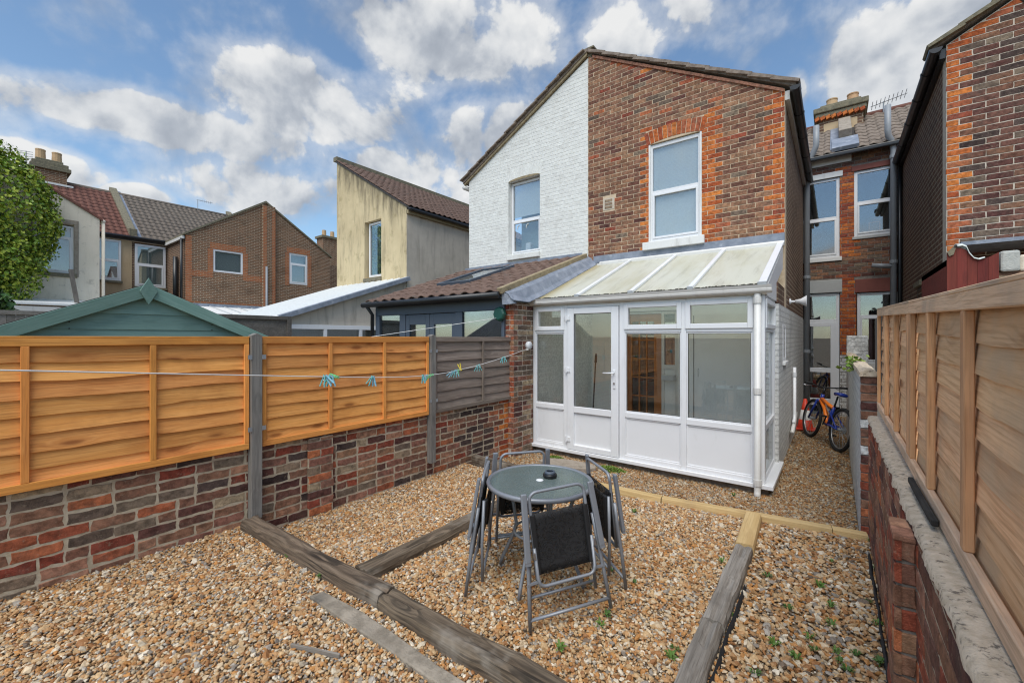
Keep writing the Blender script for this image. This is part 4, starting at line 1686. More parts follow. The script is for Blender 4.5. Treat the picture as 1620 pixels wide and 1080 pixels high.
def white_house():
    x0, x1 = -6.90, HX0 - .005
    t = thing('white_house', 'white painted brick house half adjoining the brown brick house', 'house', (-5.3, HY + .5, -.3))
    sl = (PEAK - .03 - 5.22) / (x1 - x0)
    win = (-5.72, -4.89, 3.30, 4.93)
    poly = [(x0, -.4), (x1, -.4), (x1, PEAK - .03), (x0, 5.22)]
    mb = MB()
    holed_prism(mb, poly, [win], facade_fn(HY), .004, .24)
    wall = mb.build('wall', 'brick_white', t)
    hp = (-sl, 1, 5.22 - sl * x0 - .01)
    xc = (win[0] + win[1]) / 2
    holes = [(win[0], win[1], 3.2, 4.95), (win[0] - .03, win[1] + .03, 4.94, 5.15)]
    ps = courses(x0 + .002, x1 - .002, 3.05, 7.0, lambda u, z, k: 'brick_white', holes, [hp], wob=.006, j=.008)
    lay_bricks(wall, (0, HY, 0), (1, 0, 0), (0, -1, 0), ps, .05, .003, 300)
    arch_soldiers(wall, xc, (win[1] - win[0]) / 2 + .03, 4.92, .05, .22, HY - .001, ['brick_white'], 12)
    MB().prism([(win[0], 4.93)] + [(xc + (win[1] - win[0]) / 2 * math.cos(R(a)), 4.925 + .055 * math.sin(R(a))) for a in range(175, 4, -10)] + [(win[1], 4.93)], facade_fn(HY), -.0035, .003).build('arch_soffit', 'verge_mortar', wall)
    wn_ = window(t, win[0] + .01, win[1] - .005, win[2] + .02, 4.915, HY + .10, frame=.055, transom=4.07, glassm='glass_blind', backing=None)
    MB().box(win[0] + .05, win[1] - .05, HY + .165, HY + .175, 4.17, 4.88).build('blind', 'blind', wn_)
    MB().box(win[0], win[1], HY + .5, HY + .52, 3.2, 5).build('room_shade', 'curtain', wn_)
    mb = MB()
    for dx in (.18, .42):
        c = Vector((win[0] + dx, HY + .118, 3.93))
        mb.tube([c + Vector((-.02, 0, -.04)), c + Vector((-.01, 0, .02)), c + Vector((.03, 0, .045)), c + Vector((.05, 0, .04))], [.006, .012, .012, .004], 6)
    mb.build('window_sticker', 'white_sheet', wn_)
    MB().box(-5.42, -5.28, HY + .22, HY + .34, 3.35, 3.60).build('vase', 'white_sheet', wn_, bevel=.03)
    MB().box(win[0] - .01, win[1] + .01, HY - .06, HY + .10, 3.20, 3.315).build('sill', 'brick_white', wn_, bevel=.012)
    rp = [(x0 - .14, 5.17), (x1 + .02, PEAK + .07), (x1 + .02, PEAK + .13), (x0 - .14, 5.235)]
    rf = MB().prism(rp, facade_fn(0), HY - .06, 14).build('roof', 'tile_grey', t)
    MB().prism([(x0 - .12, 5.135), (x1 - .0, PEAK + .0), (x1 - .0, PEAK + .068), (x0 - .12, 5.172)], facade_fn(0), HY - .045, HY + .03).build('verge_mortar', 'verge_mortar', rf)
    verge_tiles(rf, x1 - .05, PEAK + .085, x0 - .16, 5.225, 12, HY - .07, 'tile_grey', .026, .3)
    MB().tube([(x0 - .12, HY - .05, 5.08), (x0 - .12, 12, 5.08)], .05, 10).build('gutter', 'upvc_old', t, smooth=True)


white_house()


def grey_lean_to():
    """slate-grey garden room of the white house, pantiled roof"""
    t = thing('garden_room', 'slate grey garden room with brown pantiled lean-to roof beyond the fence', 'extension', (-5.4, 5.5, -.3))
    E0, ZE, ZT = 4.74, 2.16, 3.06
    V = Vector((0, HY - .02 - E0, ZT - ZE))
    L = V.length
    MB().prism([(E0 + .02, ZE - .06), (HY - .01, ZT - .06), (HY - .01, ZT - .005), (E0 + .02, ZE - .005)], lambda u, v, d: (d, u, v), -7.02, -3.86).build('roof_deck', 'roof_felt', t)
    nu, nv = 13, 9
    sk = lambda u, v: 1.02 < u < 1.85 and .95 < v < 2.3
    rfo = MB().box(-7.0, -3.9, HY - .02, HY + .004, ZT + .02, ZT + .10).build('flashing', 'lead', t)
    tile_roof(t, (-7.03, E0 - .05, ZE), (1, 0, 0), V, nu, nv, 3.22 / nu, L / nv, 'tile_brown', .04, name='tile', skip=sk)
    # mortar verge on the right
    U = V.normalized()
    Nn = Vector((0, -U.z, U.y))
    c0 = Vector((-3.80, E0 - .04, ZE))
    MB().obox(c0 + U * (L / 2) + Nn * .02, (0.045, 0, 0), U * (L / 2), Nn * .045).build('verge', 'verge_mortar', t, bevel=.01)
    # lead valley between this roof and the conservatory
    mb = MB()
    sl1 = (ZT - ZE) / (HY - .02 - E0)
    sl2 = (2.885 - 2.075) / (HY - .02 - (5.42 - .10))
    for i in range(7):
        ya, yb = E0 + .03 + (HY - .06 - E0) * i / 7, E0 + .05 + (HY - .06 - E0) * (i + 1) / 7
        row = []
        for yy in (ya, yb):
            zr = ZE + (yy - E0) * sl1
            zc = max(2.075 + (yy - 5.32) * sl2, 2.03)
            row.append([(-3.775, yy, zr + .015), (-3.70, yy, zr - (zr - zc) * .25 + .012), (-3.64, yy, zc + (zr - zc) * .22 + .016), (-3.585, yy, zc + .018)])
        o_ = .004 * (i % 2)
        vs = [(x, y_, z + o_) for r_ in row for x, y_, z in r_]
        mb.add(vs + [(x, y_, z - .012) for x, y_, z in vs], [(0, 4, 5, 1), (1, 5, 6, 2), (2, 6, 7, 3), (0, 1, 9, 8), (1, 2, 10, 9), (2, 3, 11, 10), (4, 12, 13, 5), (5, 13, 14, 6), (6, 14, 15, 7), (3, 7, 15, 11)])
    mb.hexa([(-3.80, E0 + .02, 1.99), (-3.60, E0 + .06, 2.0), (-3.60, E0 + .10, 2.0), (-3.80, E0 + .06, 1.99), (-3.80, E0 + .0, 2.17), (-3.66, E0 + .06, 2.12), (-3.66, E0 + .10, 2.12), (-3.80, E0 + .06, 2.17)])
    mb.build('lead_valley', 'lead', t)
    # rooflight
    o_ = Vector((-7.03, E0 - .05, ZE))
    rl = MB()
    cc = o_ + U * 1.62 + Vector((1.44, 0, 0)) + Nn * .05
    for s1 in (-1, 1):
        rl.obox(cc + Vector((s1 * .40, 0, 0)), (.03, 0, 0), U * .70, Nn * .035)
        rl.obox(cc + U * s1 * .67, (.37, 0, 0), U * .03, Nn * .034)
    r_ = rl.build('rooflight', 'paint_slate', t, bevel=.004)
    MB().obox(cc + Nn * .01, (.37, 0, 0), U * .64, Nn * .004).build('pane', 'glass_dark', r_)
    MB().obox(cc - Nn * .06, (.37, 0, 0), U * .64, Nn * .004).build('room_shade', 'blind', r_)
    # front frame
    y = 4.86
    f = MB()
    f.box(-6.98, -3.85, y, y + .08, 1.925, 2.10)
    f.box(-6.98, -6.86, y + .001, y + .08, -.3, 1.925)
    for x in (-6.24, -6.17):
        pass
    f.box(-6.26, -6.10, y + .001, y + .08, -.3, 1.925)
    f.box(-4.84, -4.70, y + .001, y + .08, -.3, 1.925)
    f.box(-3.90, -3.85, y + .001, y + .08, -.3, 1.925)
    f.box(-6.86, -6.26, y + .002, y + .08, -.3, .9).box(-4.70, -3.90, y + .002, y + .08, -.3, .3)
    f.build('frame', 'paint_slate', t, bevel=.006)
    MB().box(-6.86, -6.26, y + .03, y + .036, .9, 1.925).build('pane', 'glass_dark', t)
    MB().box(-4.70, -3.90, y + .03, y + .036, .3, 1.925).build('pane', 'glass_dark', t)
    for xa, xb in ((-6.10, -5.475), (-5.465, -4.84)):
        d = MB()
        d.box(xa, xa + .10, y + .015, y + .06, -.2, 1.915).box(xb - .10, xb, y + .015, y + .06, -.2, 1.915)
        d.box(xa + .10, xb - .10, y + .016, y + .06, 1.74, 1.915).box(xa + .10, xb - .10, y + .016, y + .06, -.2, .2)
        dd = d.build('door', 'paint_slate', t, bevel=.005)
        MB().box(xa + .10, xb - .10, y + .035, y + .041, .2, 1.74).build('pane', 'glass_dark', dd)
    MB().box(-6.9, -3.95, HY - .1, HY - .05, -.3, 2.9).build('back_wall', 'plaster_white', t)
    MB().box(-6.98, -6.9, y + .08, HY - .1, -.3, 2.1).build('end_wall', 'plaster_white', t)
    MB().box(-6.9, -3.95, y + .08, HY - .1, -.32, -.28).build('floor', 'floor_tile', t)
    MB().box(-6.3, -5.3, 6.0, 6.6, -.28, .55).build('counter', 'interior_dark', t)
    # gutter
    MB().tube([(-7.12, E0 - .06, ZE - .035), (-3.80, E0 - .06, ZE - .035)], .05, 10).build('gutter', 'black_plastic', t, smooth=True)
    downpipe(t, [(-7.02, E0 - .04, ZE - .06), (-7.02, y - .04, 1.95), (-7.02, y - .04, -.3)], .034, 'black_plastic', (), 'downpipe')
    # brick pier at the boundary
    p = thing('brick_pier', 'narrow brick pier between the grey garden room and the conservatory', 'pier', (-3.79, 5.1, -.3))
    core = MB().box(-3.882, -3.708, 4.908, 5.40, -.4, 2.03).build('pier_core', 'mortar_pale', p)
    ps = courses(-3.886, -3.704, -.1, 2.03, lambda u, z, k: random.choice(['brick_umber', 'brick_red', 'brick_red']), j=.012, heads=.2)
    lay_bricks(core, (0, 4.90, 0), (1, 0, 0), (0, -1, 0), ps, .05, .004, 60)
    ps = courses(4.90, 5.40, -.25, 2.03, lambda u, z, k: random.choice(['brick_pink', 'brick_plum', 'brick_brown', 'brick_buff', 'brick_grey']), j=.014, wob=.006, heads=.2)
    lay_bricks(core, (-3.70, 0, 0), (0, 1, 0), (1, 0, 0), ps, .05, .004, 110)


grey_lean_to()

# ------------------------------------------------------------------ white conservatory
CY = 5.42


def conservatory():
    t = thing('conservatory', 'white lean-to conservatory with pale polycarbonate roof', 'conservatory', (-2.2, 6.4, -.25))
    W = 'upvc'
    x0, x1 = -3.70, -.61
    # plinth, sill, floor
    MB().box(x0 + .02, x1 + .02, CY + .03, 6.6, -.45, -.152).build('plinth', 'concrete', t)
    MB().box(x0 - .02, x1 + .085, CY - .055, CY + .03, -.148, -.10).box(x1 - .03, x1 + .085, CY + .031, 6.56, -.147, -.102).build('sill', W, t, bevel=.006)
    MB().box(x0, x1 - .03, CY + .06, HY - .01, -.145, -.115).build('floor', 'floor_tile', t)

    D0, D1 = CY - .02, CY + .05
    fr = MB()
    fr.box(x0, x0 + .05, D0, D1, -.10, 1.99)            # left jamb
    fr.box(-3.155, -3.095, D0 + .001, D1, -.10, 1.99)   # door left post
    fr.box(-2.30, -2.222, D0 + .001, D1, -.10, 1.99)    # door right post
    fr.box(-1.502, -1.440, D0 + .001, D1, -.10, 1.99)   # mullion
    fr.box(-.73, x1, D0 - .001, D1 + .03, -.10, 1.99)   # corner post
    for a, b in ((x0 + .05, -3.155), (-2.222, -1.502), (-1.44, -.73)):
        fr.box(a, b, D0 + .003, D1, -.10, -.045)        # bottom rail
        fr.box(a, b, D0 + .003, D1, .455, .525)         # mid rail
        fr.box(a, b, D0 + .003, D1, 1.585, 1.635)       # transom
        fr.box(a, b, D0 + .003, D1, 1.94, 1.99)         # head
    fr.box(-3.095, -2.30, D0 + .004, D1, 1.945, 1.99)
    fr.build('frame', W, t, bevel=.006)
    MB().box(x0 - .01, x1 + .02, CY - .03, CY + .06, 1.991, 2.05).build('eaves_beam', 'upvc_old', t, bevel=.004)
    # fixed lights: lower pane, lower panel, opening top light
    for a, b in ((x0 + .05, -3.155), (-2.222, -1.502), (-1.44, -.73)):
        wd = MB()
        ff = .048
        z0, z1 = 1.625, 1.955
        wd.box(a - .008, a + ff, D0 - .016, D1 - .02, z0, z1).box(b - ff, b + .008, D0 - .016, D1 - .02, z0, z1)
        wd.box(a + ff, b - ff, D0 - .0155, D1 - .02, z0, z0 + ff + .012).box(a + ff, b - ff, D0 - .0155, D1 - .02, z1 - ff, z1)
        tl = wd.build('top_light', W, t, bevel=.005)
        MB().box(a + ff - .004, b - ff + .004, CY + .006, CY + .012, z0 + .05, z1 - .04).build('pane', 'glass', tl)
        wl_ = MB()
        wl_.box(a, a + .016, CY - .006, CY + .03, .525, 1.585).box(b - .016, b, CY - .006, CY + .03, .525, 1.585)
        wl_.box(a + .016, b - .016, CY - .006, CY + .03, .525, .543).box(a + .016, b - .016, CY - .006, CY + .03, 1.567, 1.585)
        wo = wl_.build('window', W, t, bevel=.003)
        MB().box(a + .012, b - .012, CY + .008, CY + .014, .538, 1.572).build('pane', 'glass', wo)
        gk = MB()
        gk.box(a + .016, a + .020, CY + .001, CY + .008, .543, 1.567).box(b - .020, b - .016, CY + .001, CY + .008, .543, 1.567)
        gk.box(a + .020, b - .020, CY + .001, CY + .008, .543, .547).box(a + .020, b - .020, CY + .001, CY + .008, 1.563, 1.567)
        gk.build('gasket', 'gasket', wo)
        pl = MB()
        pl.box(a + .001, b - .001, CY + .004, CY + .03, -.045, .455)
        po = pl.build('panel', W, t)
        bd = MB()
        bd.box(a, a + .018, CY - .006, CY + .004, -.045, .455).box(b - .018, b, CY - .006, CY + .004, -.045, .455)
        bd.box(a + .018, b - .018, CY - .006, CY + .004, -.045, -.027).box(a + .018, b - .018, CY - .006, CY + .004, .437, .455)
        bd.build('bead', W, po, bevel=.004)
    # door
    a, b, z0, z1 = -3.088, -2.306, -.095, 1.94
    dm = MB()
    s = .105
    e0, e1 = CY - .042, CY + .03
    dm.box(a, a + s, e0, e1, z0, z1).box(b - s, b, e0, e1, z0, z1)
    dm.box(a + s, b - s, e0 + .001, e1, z0, -.02).box(a + s, b - s, e0 + .001, e1, z1 - .085, z1).box(a + s, b - s, e0 + .001, e1, .44, .53)
    door = dm.build('door', W, t, bevel=.007)
    MB().box(a + s - .004, b - s + .004, CY - .004, CY + .002, .52, z1 - .08).build('pane', 'glass', door)
    MB().box(a + s - .004, b - s + .004, CY - .012, CY + .012, -.03, .45).build('panel', W, door)
    gk = MB()
    gk.box(a + s, a + s + .005, CY - .018, CY - .008, .53, z1 - .085).box(b - s - .005, b - s, CY - .018, CY - .008, .53, z1 - .085)
    gk.box(a + s, b - s, CY - .018, CY - .008, .53, .535).box(a + s, b - s, CY - .018, CY - .008, z1 - .09, z1 - .085)
    gk.build('gasket', 'gasket', door)
    hd = MB().box(b - .072, b - .034, e0 - .010, e0, .83, 1.08)
    hp_ = hd.build('handle', W, door, bevel=.005)
    MB().tube([(b - .053, e0 - .008, 1.04), (b - .053, e0 - .045, 1.04), (b - .075, e0 - .05, 1.04), (b - .20, e0 - .048, 1.035)], .010, 8).build('lever', W, door, smooth=True)
    MB().lathe([(0, -.012), (.013, -.012), (.013, .004), (0, .004)], (b - .053, e0 - .010, .90), 12, axis='Y').build('lock', 'steel', door)
    for z in (1.80, 1.05, .05):
        MB().tube([(a - .012, e0 - .012, z - .045), (a - .012, e0 - .012, z + .045)], .012, 8).box(a - .012, a + .05, e0 - .014, e0, z - .03, z + .03).box(a - .05, a - .012, D0 - .012, D0, z - .03, z + .03).build('hinge', W, door)
    # right hand side
    fs_ = lambda u, z, d: (x1 - d, u, z)
    sd = MB()
    X0, X1 = x1 - .07, x1 - .005
    sd.box(X0, X1, 6.40, 6.46, -.10, 1.99)
    for zz in ((-.10, -.045), (.455, .525), (1.585, 1.635), (1.94, 1.99)):
        sd.box(X0, X1 - .002, CY + .08, 6.40, *zz)
    sd.build('side_frame', W, t, bevel=.005)
    tl = MB()
    tl.box(X0, X1 + .016, CY + .082, CY + .13, 1.625, 1.955).box(X0, X1 + .016, 6.36, 6.405, 1.625, 1.955).box(X0, X1 + .0155, CY + .13, 6.36, 1.625, 1.675).box(X0, X1 + .0155, CY + .13, 6.36, 1.905, 1.955)
    tlo = tl.build('top_light', W, t, bevel=.004)
    MB().box(x1 - .04, x1 - .034, CY + .12, 6.37, 1.67, 1.91).build('pane', 'glass', tlo)
    MB().box(x1 - .04, x1 - .034, CY + .08, 6.40, .525, 1.585).build('pane', 'glass', t)
    MB().box(x1 - .045, x1 - .02, CY + .08, 6.40, -.045, .455).build('panel', 'glass', t)
    MB().prism([(CY, 1.991), (6.47, 1.991), (6.47, 2.23), (7.3, 2.52), (7.36, 2.85), (CY + .02, 2.06)], lambda u, v, d: (d, u, v), x1 - .03, x1 + .012).build('gable_infill', W, t)
    # roof
    R0, R1 = Vector((0, CY - .10, 2.075)), Vector((0, HY - .02, 2.885))
    U = (R1 - R0).normalized()
    Nn = Vector((0, -U.z, U.y))
    L = (R1 - R0).length
    xs = [-3.62, -2.90, -2.115, -1.375, -.625]
    for a, b in zip(xs, xs[1:]):
        MB().obox(Vector(((a + b) / 2, 0, 0)) + R0 + U * (L / 2) + Nn * .0, ((b - a) / 2 - .004, 0, 0), U * (L / 2), Nn * .009).build('roof_sheet', 'polycarbonate', t)
        mb = MB()
        k = int((b - a) / .018)
        for i in range(k):
            x = a + .03 + (b - a - .06) * i / k
            h = .006 + .010 * random.random()
            mb.obox(Vector((x, 0, 0)) + R0 + Nn * (.009 + h / 2) + U * random.uniform(.004, .02), (.011, 0, 0), U * random.uniform(.008, .022), Nn * h)
        kind(mb.build('moss_fringe', 'moss_dark', t), 'stuff')
    for i, x in enumerate(xs[1:]):
        wdt = .028 if i < 3 else .04
        gb = MB().obox(Vector((x, 0, 0)) + R0 + U * (L / 2 + .015) + Nn * .030, (wdt, 0, 0), U * (L / 2 - .015), Nn * .020).build('glazing_bar', 'upvc', t, bevel=.008)
        MB().obox(Vector((x, 0, 0)) + R0 + U * .002 + Nn * .026, (wdt + .004, 0, 0), U * .012, Nn * .032).build('bar_end', 'upvc_grey', gb, bevel=.006)
    MB().tube([(-3.50, HY - .055, 2.905), (-.58, HY - .055, 2.905)], .033, 8).box(-3.55, -.58, HY - .09, HY - .02, 2.86, 2.90).build('wall_bar', 'upvc_old', t)
    # gutter with joints
    y0 = CY - .115
    prof = [(0, 0), (-.05, 0), (-.075, .02), (-.08, .045), (-.075, .05), (-.085, .075), (-.09, .088), (-.078, .088), (-.06, .03), (0, .02)]
    gu = MB().prism([(y0 + .07 + a_, 2.005 + b_) for a_, b_ in prof], lambda u, v, d: (d, u, v), -3.74, -.535).build('gutter', 'upvc_old', t)
    for x in (-.98, -.56):
        MB().prism([(y0 + .07 + a_ * 1.06, 2.003 + b_ * 1.04) for a_, b_ in prof], lambda u, v, d: (d, u, v), x - .02, x + .02).build('gutter_joint', 'upvc_old', gu)
    # downpipe at the corner
    cx_, cy_ = -.675, CY - .065
    dp = downpipe(t, [(cx_, cy_, 2.0), (cx_, cy_, -.16), (cx_, cy_ - .01, -.20), (cx_ + .005, cy_ - .035, -.235)], .034, 'upvc_old', [(cx_, cy_, .93), (cx_, cy_, -.08), (cx_, cy_, 1.93)], 'downpipe')
    MB().tube([(cx_ + .005, cy_ - .036, -.237), (cx_ + .006, cy_ - .04, -.26)], .032, 12).build('pipe_outlet', 'black_plastic', dp)
    # inside: plaster, inner door and side window, cupboard, party wall
    mb = MB()
    holed_prism(mb, [(x0, -.12), (x1 - .07, -.12), (x1 - .07, 2.86), (x0, 2.86)], [(-3.02, -2.10, -.14, 1.98)], facade_fn(HY), -.012, .006)
    mb.build('plaster_wall', 'plaster_white', t)
    MB().box(x0 - .002, x0 + .012, CY + .06, HY - .013, -.12, 1.985).prism([(CY + .06, 1.986), (HY - .013, 1.986), (HY - .013, 2.80), (CY + .06, 2.06)], lambda u, v, d: (d, u, v), x0 - .002, x0 + .012).build('party_wall', 'party_white', t)
    MB().box(x1 - .085, x1 - .075, 6.47, HY - .013, -.12, 2.3).build('side_plaster', 'plaster_white', t)
    dn = MB()
    da, db = -3.01, -2.38
    dn.box(da, da + .10, HY + .02, HY + .06, -.12, 1.93).box(db - .13, db, HY + .02, HY + .06, -.12, 1.93)
    dn.box(da + .10, db - .13, HY + .021, HY + .06, 1.80, 1.93).box(da + .10, db - .13, HY + .021, HY + .06, -.12, .15)
    for i in range(1, 3):
        x = da + .10 + (db - .13 - da - .10) * i / 3
        dn.box(x - .012, x + .012, HY + .022, HY + .05, .15, 1.80)
    for i in range(1, 5):
        z = .15 + 1.65 * i / 5
        dn.box(da + .10, db - .13, HY + .023, HY + .05, z - .012, z + .012)
    idr = dn.build('inner_door', 'wood_door', t)
    MB().box(da + .10, db - .13, HY + .034, HY + .038, .15, 1.80).build('pane', 'glass_clear', idr)
    sw = MB()
    sw.box(-2.375, -2.33, HY + .0, HY + .06, -.12, 1.97).box(-2.15, -2.10, HY + .0, HY + .06, -.12, 1.97).box(-2.33, -2.15, HY + .001, HY + .06, .98, 1.05).box(-2.33, -2.15, HY + .001, HY + .06, 1.92, 1.97).box(-2.33, -2.15, HY + .001, HY + .06, 1.55, 1.59)
    sw.box(da - .01, db, HY + .001, HY + .06, 1.935, 1.97)
    swo = sw.build('side_light', 'upvc_old', t)
    MB().box(-2.33, -2.15, HY + .03, HY + .034, 1.05, 1.92).build('pane', 'glass_dark', swo)
    MB().box(-2.33, -2.15, HY + .02, HY + .05, -.12, .98).build('lower_panel', 'plaster_white', swo)
    cb = MB().box(-1.76, -.72, 6.78, HY - .015, -.11, 1.86).build('cupboard', 'plaster_white', t)
    MB().box(-1.70, -1.692, 6.772, 6.779, -.1, 1.85).build('door_gap', 'gasket', cb)
    MB().tube([(-1.63, 6.775, .93), (-1.63, 6.755, .94), (-1.63, 6.755, 1.04), (-1.63, 6.775, 1.05)], .005, 6).build('handle', 'steel', cb)
    MB().box(-2.33, -2.13, HY - .15, HY - .013, .80, .88).build('shelf', 'upvc_grey', t)


conservatory()


def mop():
    t = thing('mop', 'dark handled mop leaning inside the conservatory behind the glazed door', 'mop', (-3.40, 6.9, -.1))
    MB().tube([(-3.28, 6.55, -.09), (-3.52, 7.2, 1.22)], .012, 8).build('handle', 'black_plastic', t, smooth=True)
    MB().lathe([(0, .06), (.03, .06), (.10, 0), (0, 0)], (-3.28, 6.55, -.112), 12).build('mop_head', 'curtain', t)
    MB().tube([(-3.53, 7.22, 1.20), (-3.50, 7.14, 1.06)], .022, 8).build('grip', 'black_plastic', t, smooth=True)


mop()

# ------------------------------------------------------------------ rear house across the alley end
RY = 12.0


def rear_house():
    t = thing('rear_house', 'dark brick house wall with two windows and doors closing the alley', 'house', (.3, RY + .3, -.3))
    wins = [(-.64, .095, 3.33, 5.12), (.345, 1.03, 3.73, 5.17)]
    d1 = (-.66, .10, -.3, 2.53)
    d2 = (.385, 1.12, -.3, 2.50)
    mb = MB()
    holed_prism(mb, [(-1.0, -.4), (2.2, -.4), (2.2, 5.62), (-1.0, 5.62)], wins + [d1, d2], facade_fn(RY), .006, .24)
    wall = mb.build('wall', 'mortar_dark', t)

    def pick(u, z, k):
        if z < 1.15 and u > .1:
            return 'brick_offwhite'
        if .06 < u < .40 and z > 1.1 and (z < 2.9 or 3.3 < z < 5.3):
            return random.choice(['brick_orange', 'brick_red', 'brick_orange'])
        return random.choice(['brick_brown', 'brick_umber', 'brick_plum', 'brick_grey'])
    holes = wins + [d1, d2, (-.66, .14, 2.52, 2.84), (.36, 1.2, 2.49, 2.80), (-.7, .15, 5.12, 5.26), (.30, 1.2, 5.16, 5.30)]
    ps = courses(-.66, 1.14, -.3, 5.6, pick, holes, wob=.005)
    lay_bricks(wall, (0, RY, 0), (1, 0, 0), (0, -1, 0), ps, .05, .003, 300)
    MB().box(-.66, .14, RY - .012, RY + .1, 2.53, 2.82).build('lintel', 'lintel_grey', t, bevel=.01)
    MB().box(.36, 1.13, RY - .012, RY + .1, 2.50, 2.79).build('lintel', 'lintel_red', t, bevel=.01)
    MB().box(-.68, .15, RY - .015, RY + .1, 5.125, 5.25).build('lintel', 'white_paint', t, bevel=.006)
    MB().box(.30, 1.12, RY - .012, RY + .1, 5.175, 5.29).build('lintel', 'lintel_red', t, bevel=.008)
    MB().box(-.62, .30, RY - .02, RY + .0, 5.42, 5.58).build('soffit_board', 'white_paint', t, bevel=.005)
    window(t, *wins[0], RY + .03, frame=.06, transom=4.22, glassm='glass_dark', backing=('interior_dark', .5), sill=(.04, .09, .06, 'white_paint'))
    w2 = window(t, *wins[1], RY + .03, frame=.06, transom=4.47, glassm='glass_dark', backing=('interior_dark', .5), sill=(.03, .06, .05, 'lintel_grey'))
    MB().box(.60, .80, RY + .22, RY + .235, 3.84, 4.06).box(.625, .775, RY + .215, RY + .219, 3.865, 4.035, 1).build('picture_frame', ['wood_door', 'interior_dark'], w2)
    # glazed back door with top light
    df = MB()
    a, b = -.65, .09
    y = RY + .04
    df.box(a, a + .06, y, y + .07, -.05, 2.52).box(b - .06, b, y, y + .07, -.05, 2.52).box(a + .06, b - .06, y + .001, y + .07, 2.46, 2.52).box(a + .06, b - .06, y + .001, y + .07, 1.86, 1.93)
    dr = df.build('door', 'upvc', t, bevel=.004)
    lf = MB()
    lf.box(a + .06, a + .16, y - .01, y + .05, -.04, 1.86).box(b - .16, b - .06, y - .01, y + .05, -.04, 1.86).box(a + .16, b - .16, y - .009, y + .05, 1.77, 1.86).box(a + .16, b - .16, y - .009, y + .05, .72, .82).box(a + .16, b - .16, y - .009, y + .05, -.04, .12)
    lf.build('leaf', 'upvc', dr, bevel=.004)
    MB().box(a + .06, b - .06, y + .02, y + .026, -.04, 2.46).build('pane', 'glass_dark', dr)
    MB().tube([(a + .10, y - .02, .98), (a + .10, y - .05, .98), (a + .20, y - .05, .98)], .009, 6).build('handle', 'steel', dr)
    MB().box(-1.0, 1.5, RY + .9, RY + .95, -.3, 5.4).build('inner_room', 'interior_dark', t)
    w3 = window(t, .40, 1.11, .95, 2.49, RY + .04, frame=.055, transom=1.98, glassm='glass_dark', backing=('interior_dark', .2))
    MB().box(.385, 1.12, RY + .03, RY + .1, -.3, .949).build('panel', 'upvc_old', t)
    # roof with tiles, gutter, chimney, parapet
    E0, ZE, RGY, ZR = RY - .18, 5.60, 14.5, 7.33
    V = Vector((0, RGY - E0, ZR - ZE))
    MB().prism([(E0 + .02, ZE - .05), (RGY, ZR - .05), (RGY, ZR - .01), (E0 + .02, ZE - .01)], lambda u, v, d: (d, u, v), -1.4, 2.6).build('roof_deck', 'roof_felt', t)
    sk = lambda u, v: 1.16 < u < 1.62 or u < .55
    tile_roof(t, (-1.2, E0, ZE), (1, 0, 0), V, 15, 10, .2, V.length / 10, 'tile_grey', .035, skip=sk, n=6)
    MB().tube([(-1.4, RGY, ZR + .0), (2.6, RGY, ZR + .0)], .085, 8).build('ridge', 'tile_red', t, smooth=True)
    MB().box(-1.0, 1.1, E0 - .06, E0 + .01, ZE - .09, ZE + .0).build('gutter', 'black_plastic', t, bevel=.02)
    U = V.normalized()
    Nn = Vector((0, -U.z, U.y))
    o_ = Vector((0, E0, ZE))
    MB().obox(o_ + Vector((.20, 0, 0)) + U * 1.62 + Nn * .12, (.12, 0, 0), U * .70, Nn * .15).build('parapet', 'slab_stone', t, bevel=.01)
    MB().obox(o_ + Vector((.19, 0, 0)) + U * .48 + Nn * .06, (.24, 0, 0), U * .42, Nn * .045).obox(o_ + Vector((.02, 0, 0)) + U * 1.6 + Nn * .03, (.10, 0, 0), U * 1.4, Nn * .02).build('flashing', 'lead', t, bevel=.01)
    ch = MB().box(-.34, .58, 13.75, 14.35, 6.4, 7.25).build('chimney', 'wall_brown_xz', t)
    MB().box(-.22, .46, 13.742, 13.749, 6.75, 7.08).build('faded_paint', 'render_tan', ch)
    MB().box(-.40, .64, 13.69, 14.41, 7.25, 7.36).box(-.44, .68, 13.65, 14.45, 7.361, 7.50).box(-.30, .54, 13.8, 14.3, 7.501, 7.60).build('cap', 'lichen_stone', ch, bevel=.02)
    mb = MB()
    for i in range(9):
        mb.obox((-.36 + i * .115, 13.70, 7.22), (.045, 0, .02), (0, .04, 0), (-.01, 0, .04))
    mb.build('dentil', 'brick_orange', ch)
    for x, m_ in ((-.05, 'pot_buff'), (.38, 'terracotta')):
        MB().lathe([(0, 0), (.13, 0), (.115, .17), (.125, .17), (.125, .20), (.09, .20), (.09, .1), (0, .1)], (x, 14.05, 7.60), 14).build('chimney_pot', m_, ch, smooth=False)
    # aerial on the ridge
    ae = MB().tube([(.75, 14.4, 7.5), (1.45, 14.4, 7.62)], .012, 6)
    for i in range(9):
        ae.tube([(.78 + i * .08, 14.15, 7.515 + i * .0137), (.78 + i * .08, 14.65, 7.515 + i * .0137)], .007, 5)
    ae.tube([(1.0, 14.4, 7.2), (1.0, 14.4, 7.56)], .014, 6)
    ae.build('aerial', 'galv', t)
    # soil pipes
    P = 'pipe_grey'
    xl = -.505
    downpipe(t, [(xl, RY - .12, -.3), (xl, RY - .12, 5.35), (xl + .02, RY - .14, 5.5), (xl + .16, RY - .24, 5.78), (xl + .18, RY - .25, 5.86), (xl + .18, RY - .25, 6.28)], .058, P,
             [(xl, RY - .12, 2.9), (xl, RY - .12, 1.2), (xl, RY - .12, 5.2)], 'soil_pipe')
    xr = .985
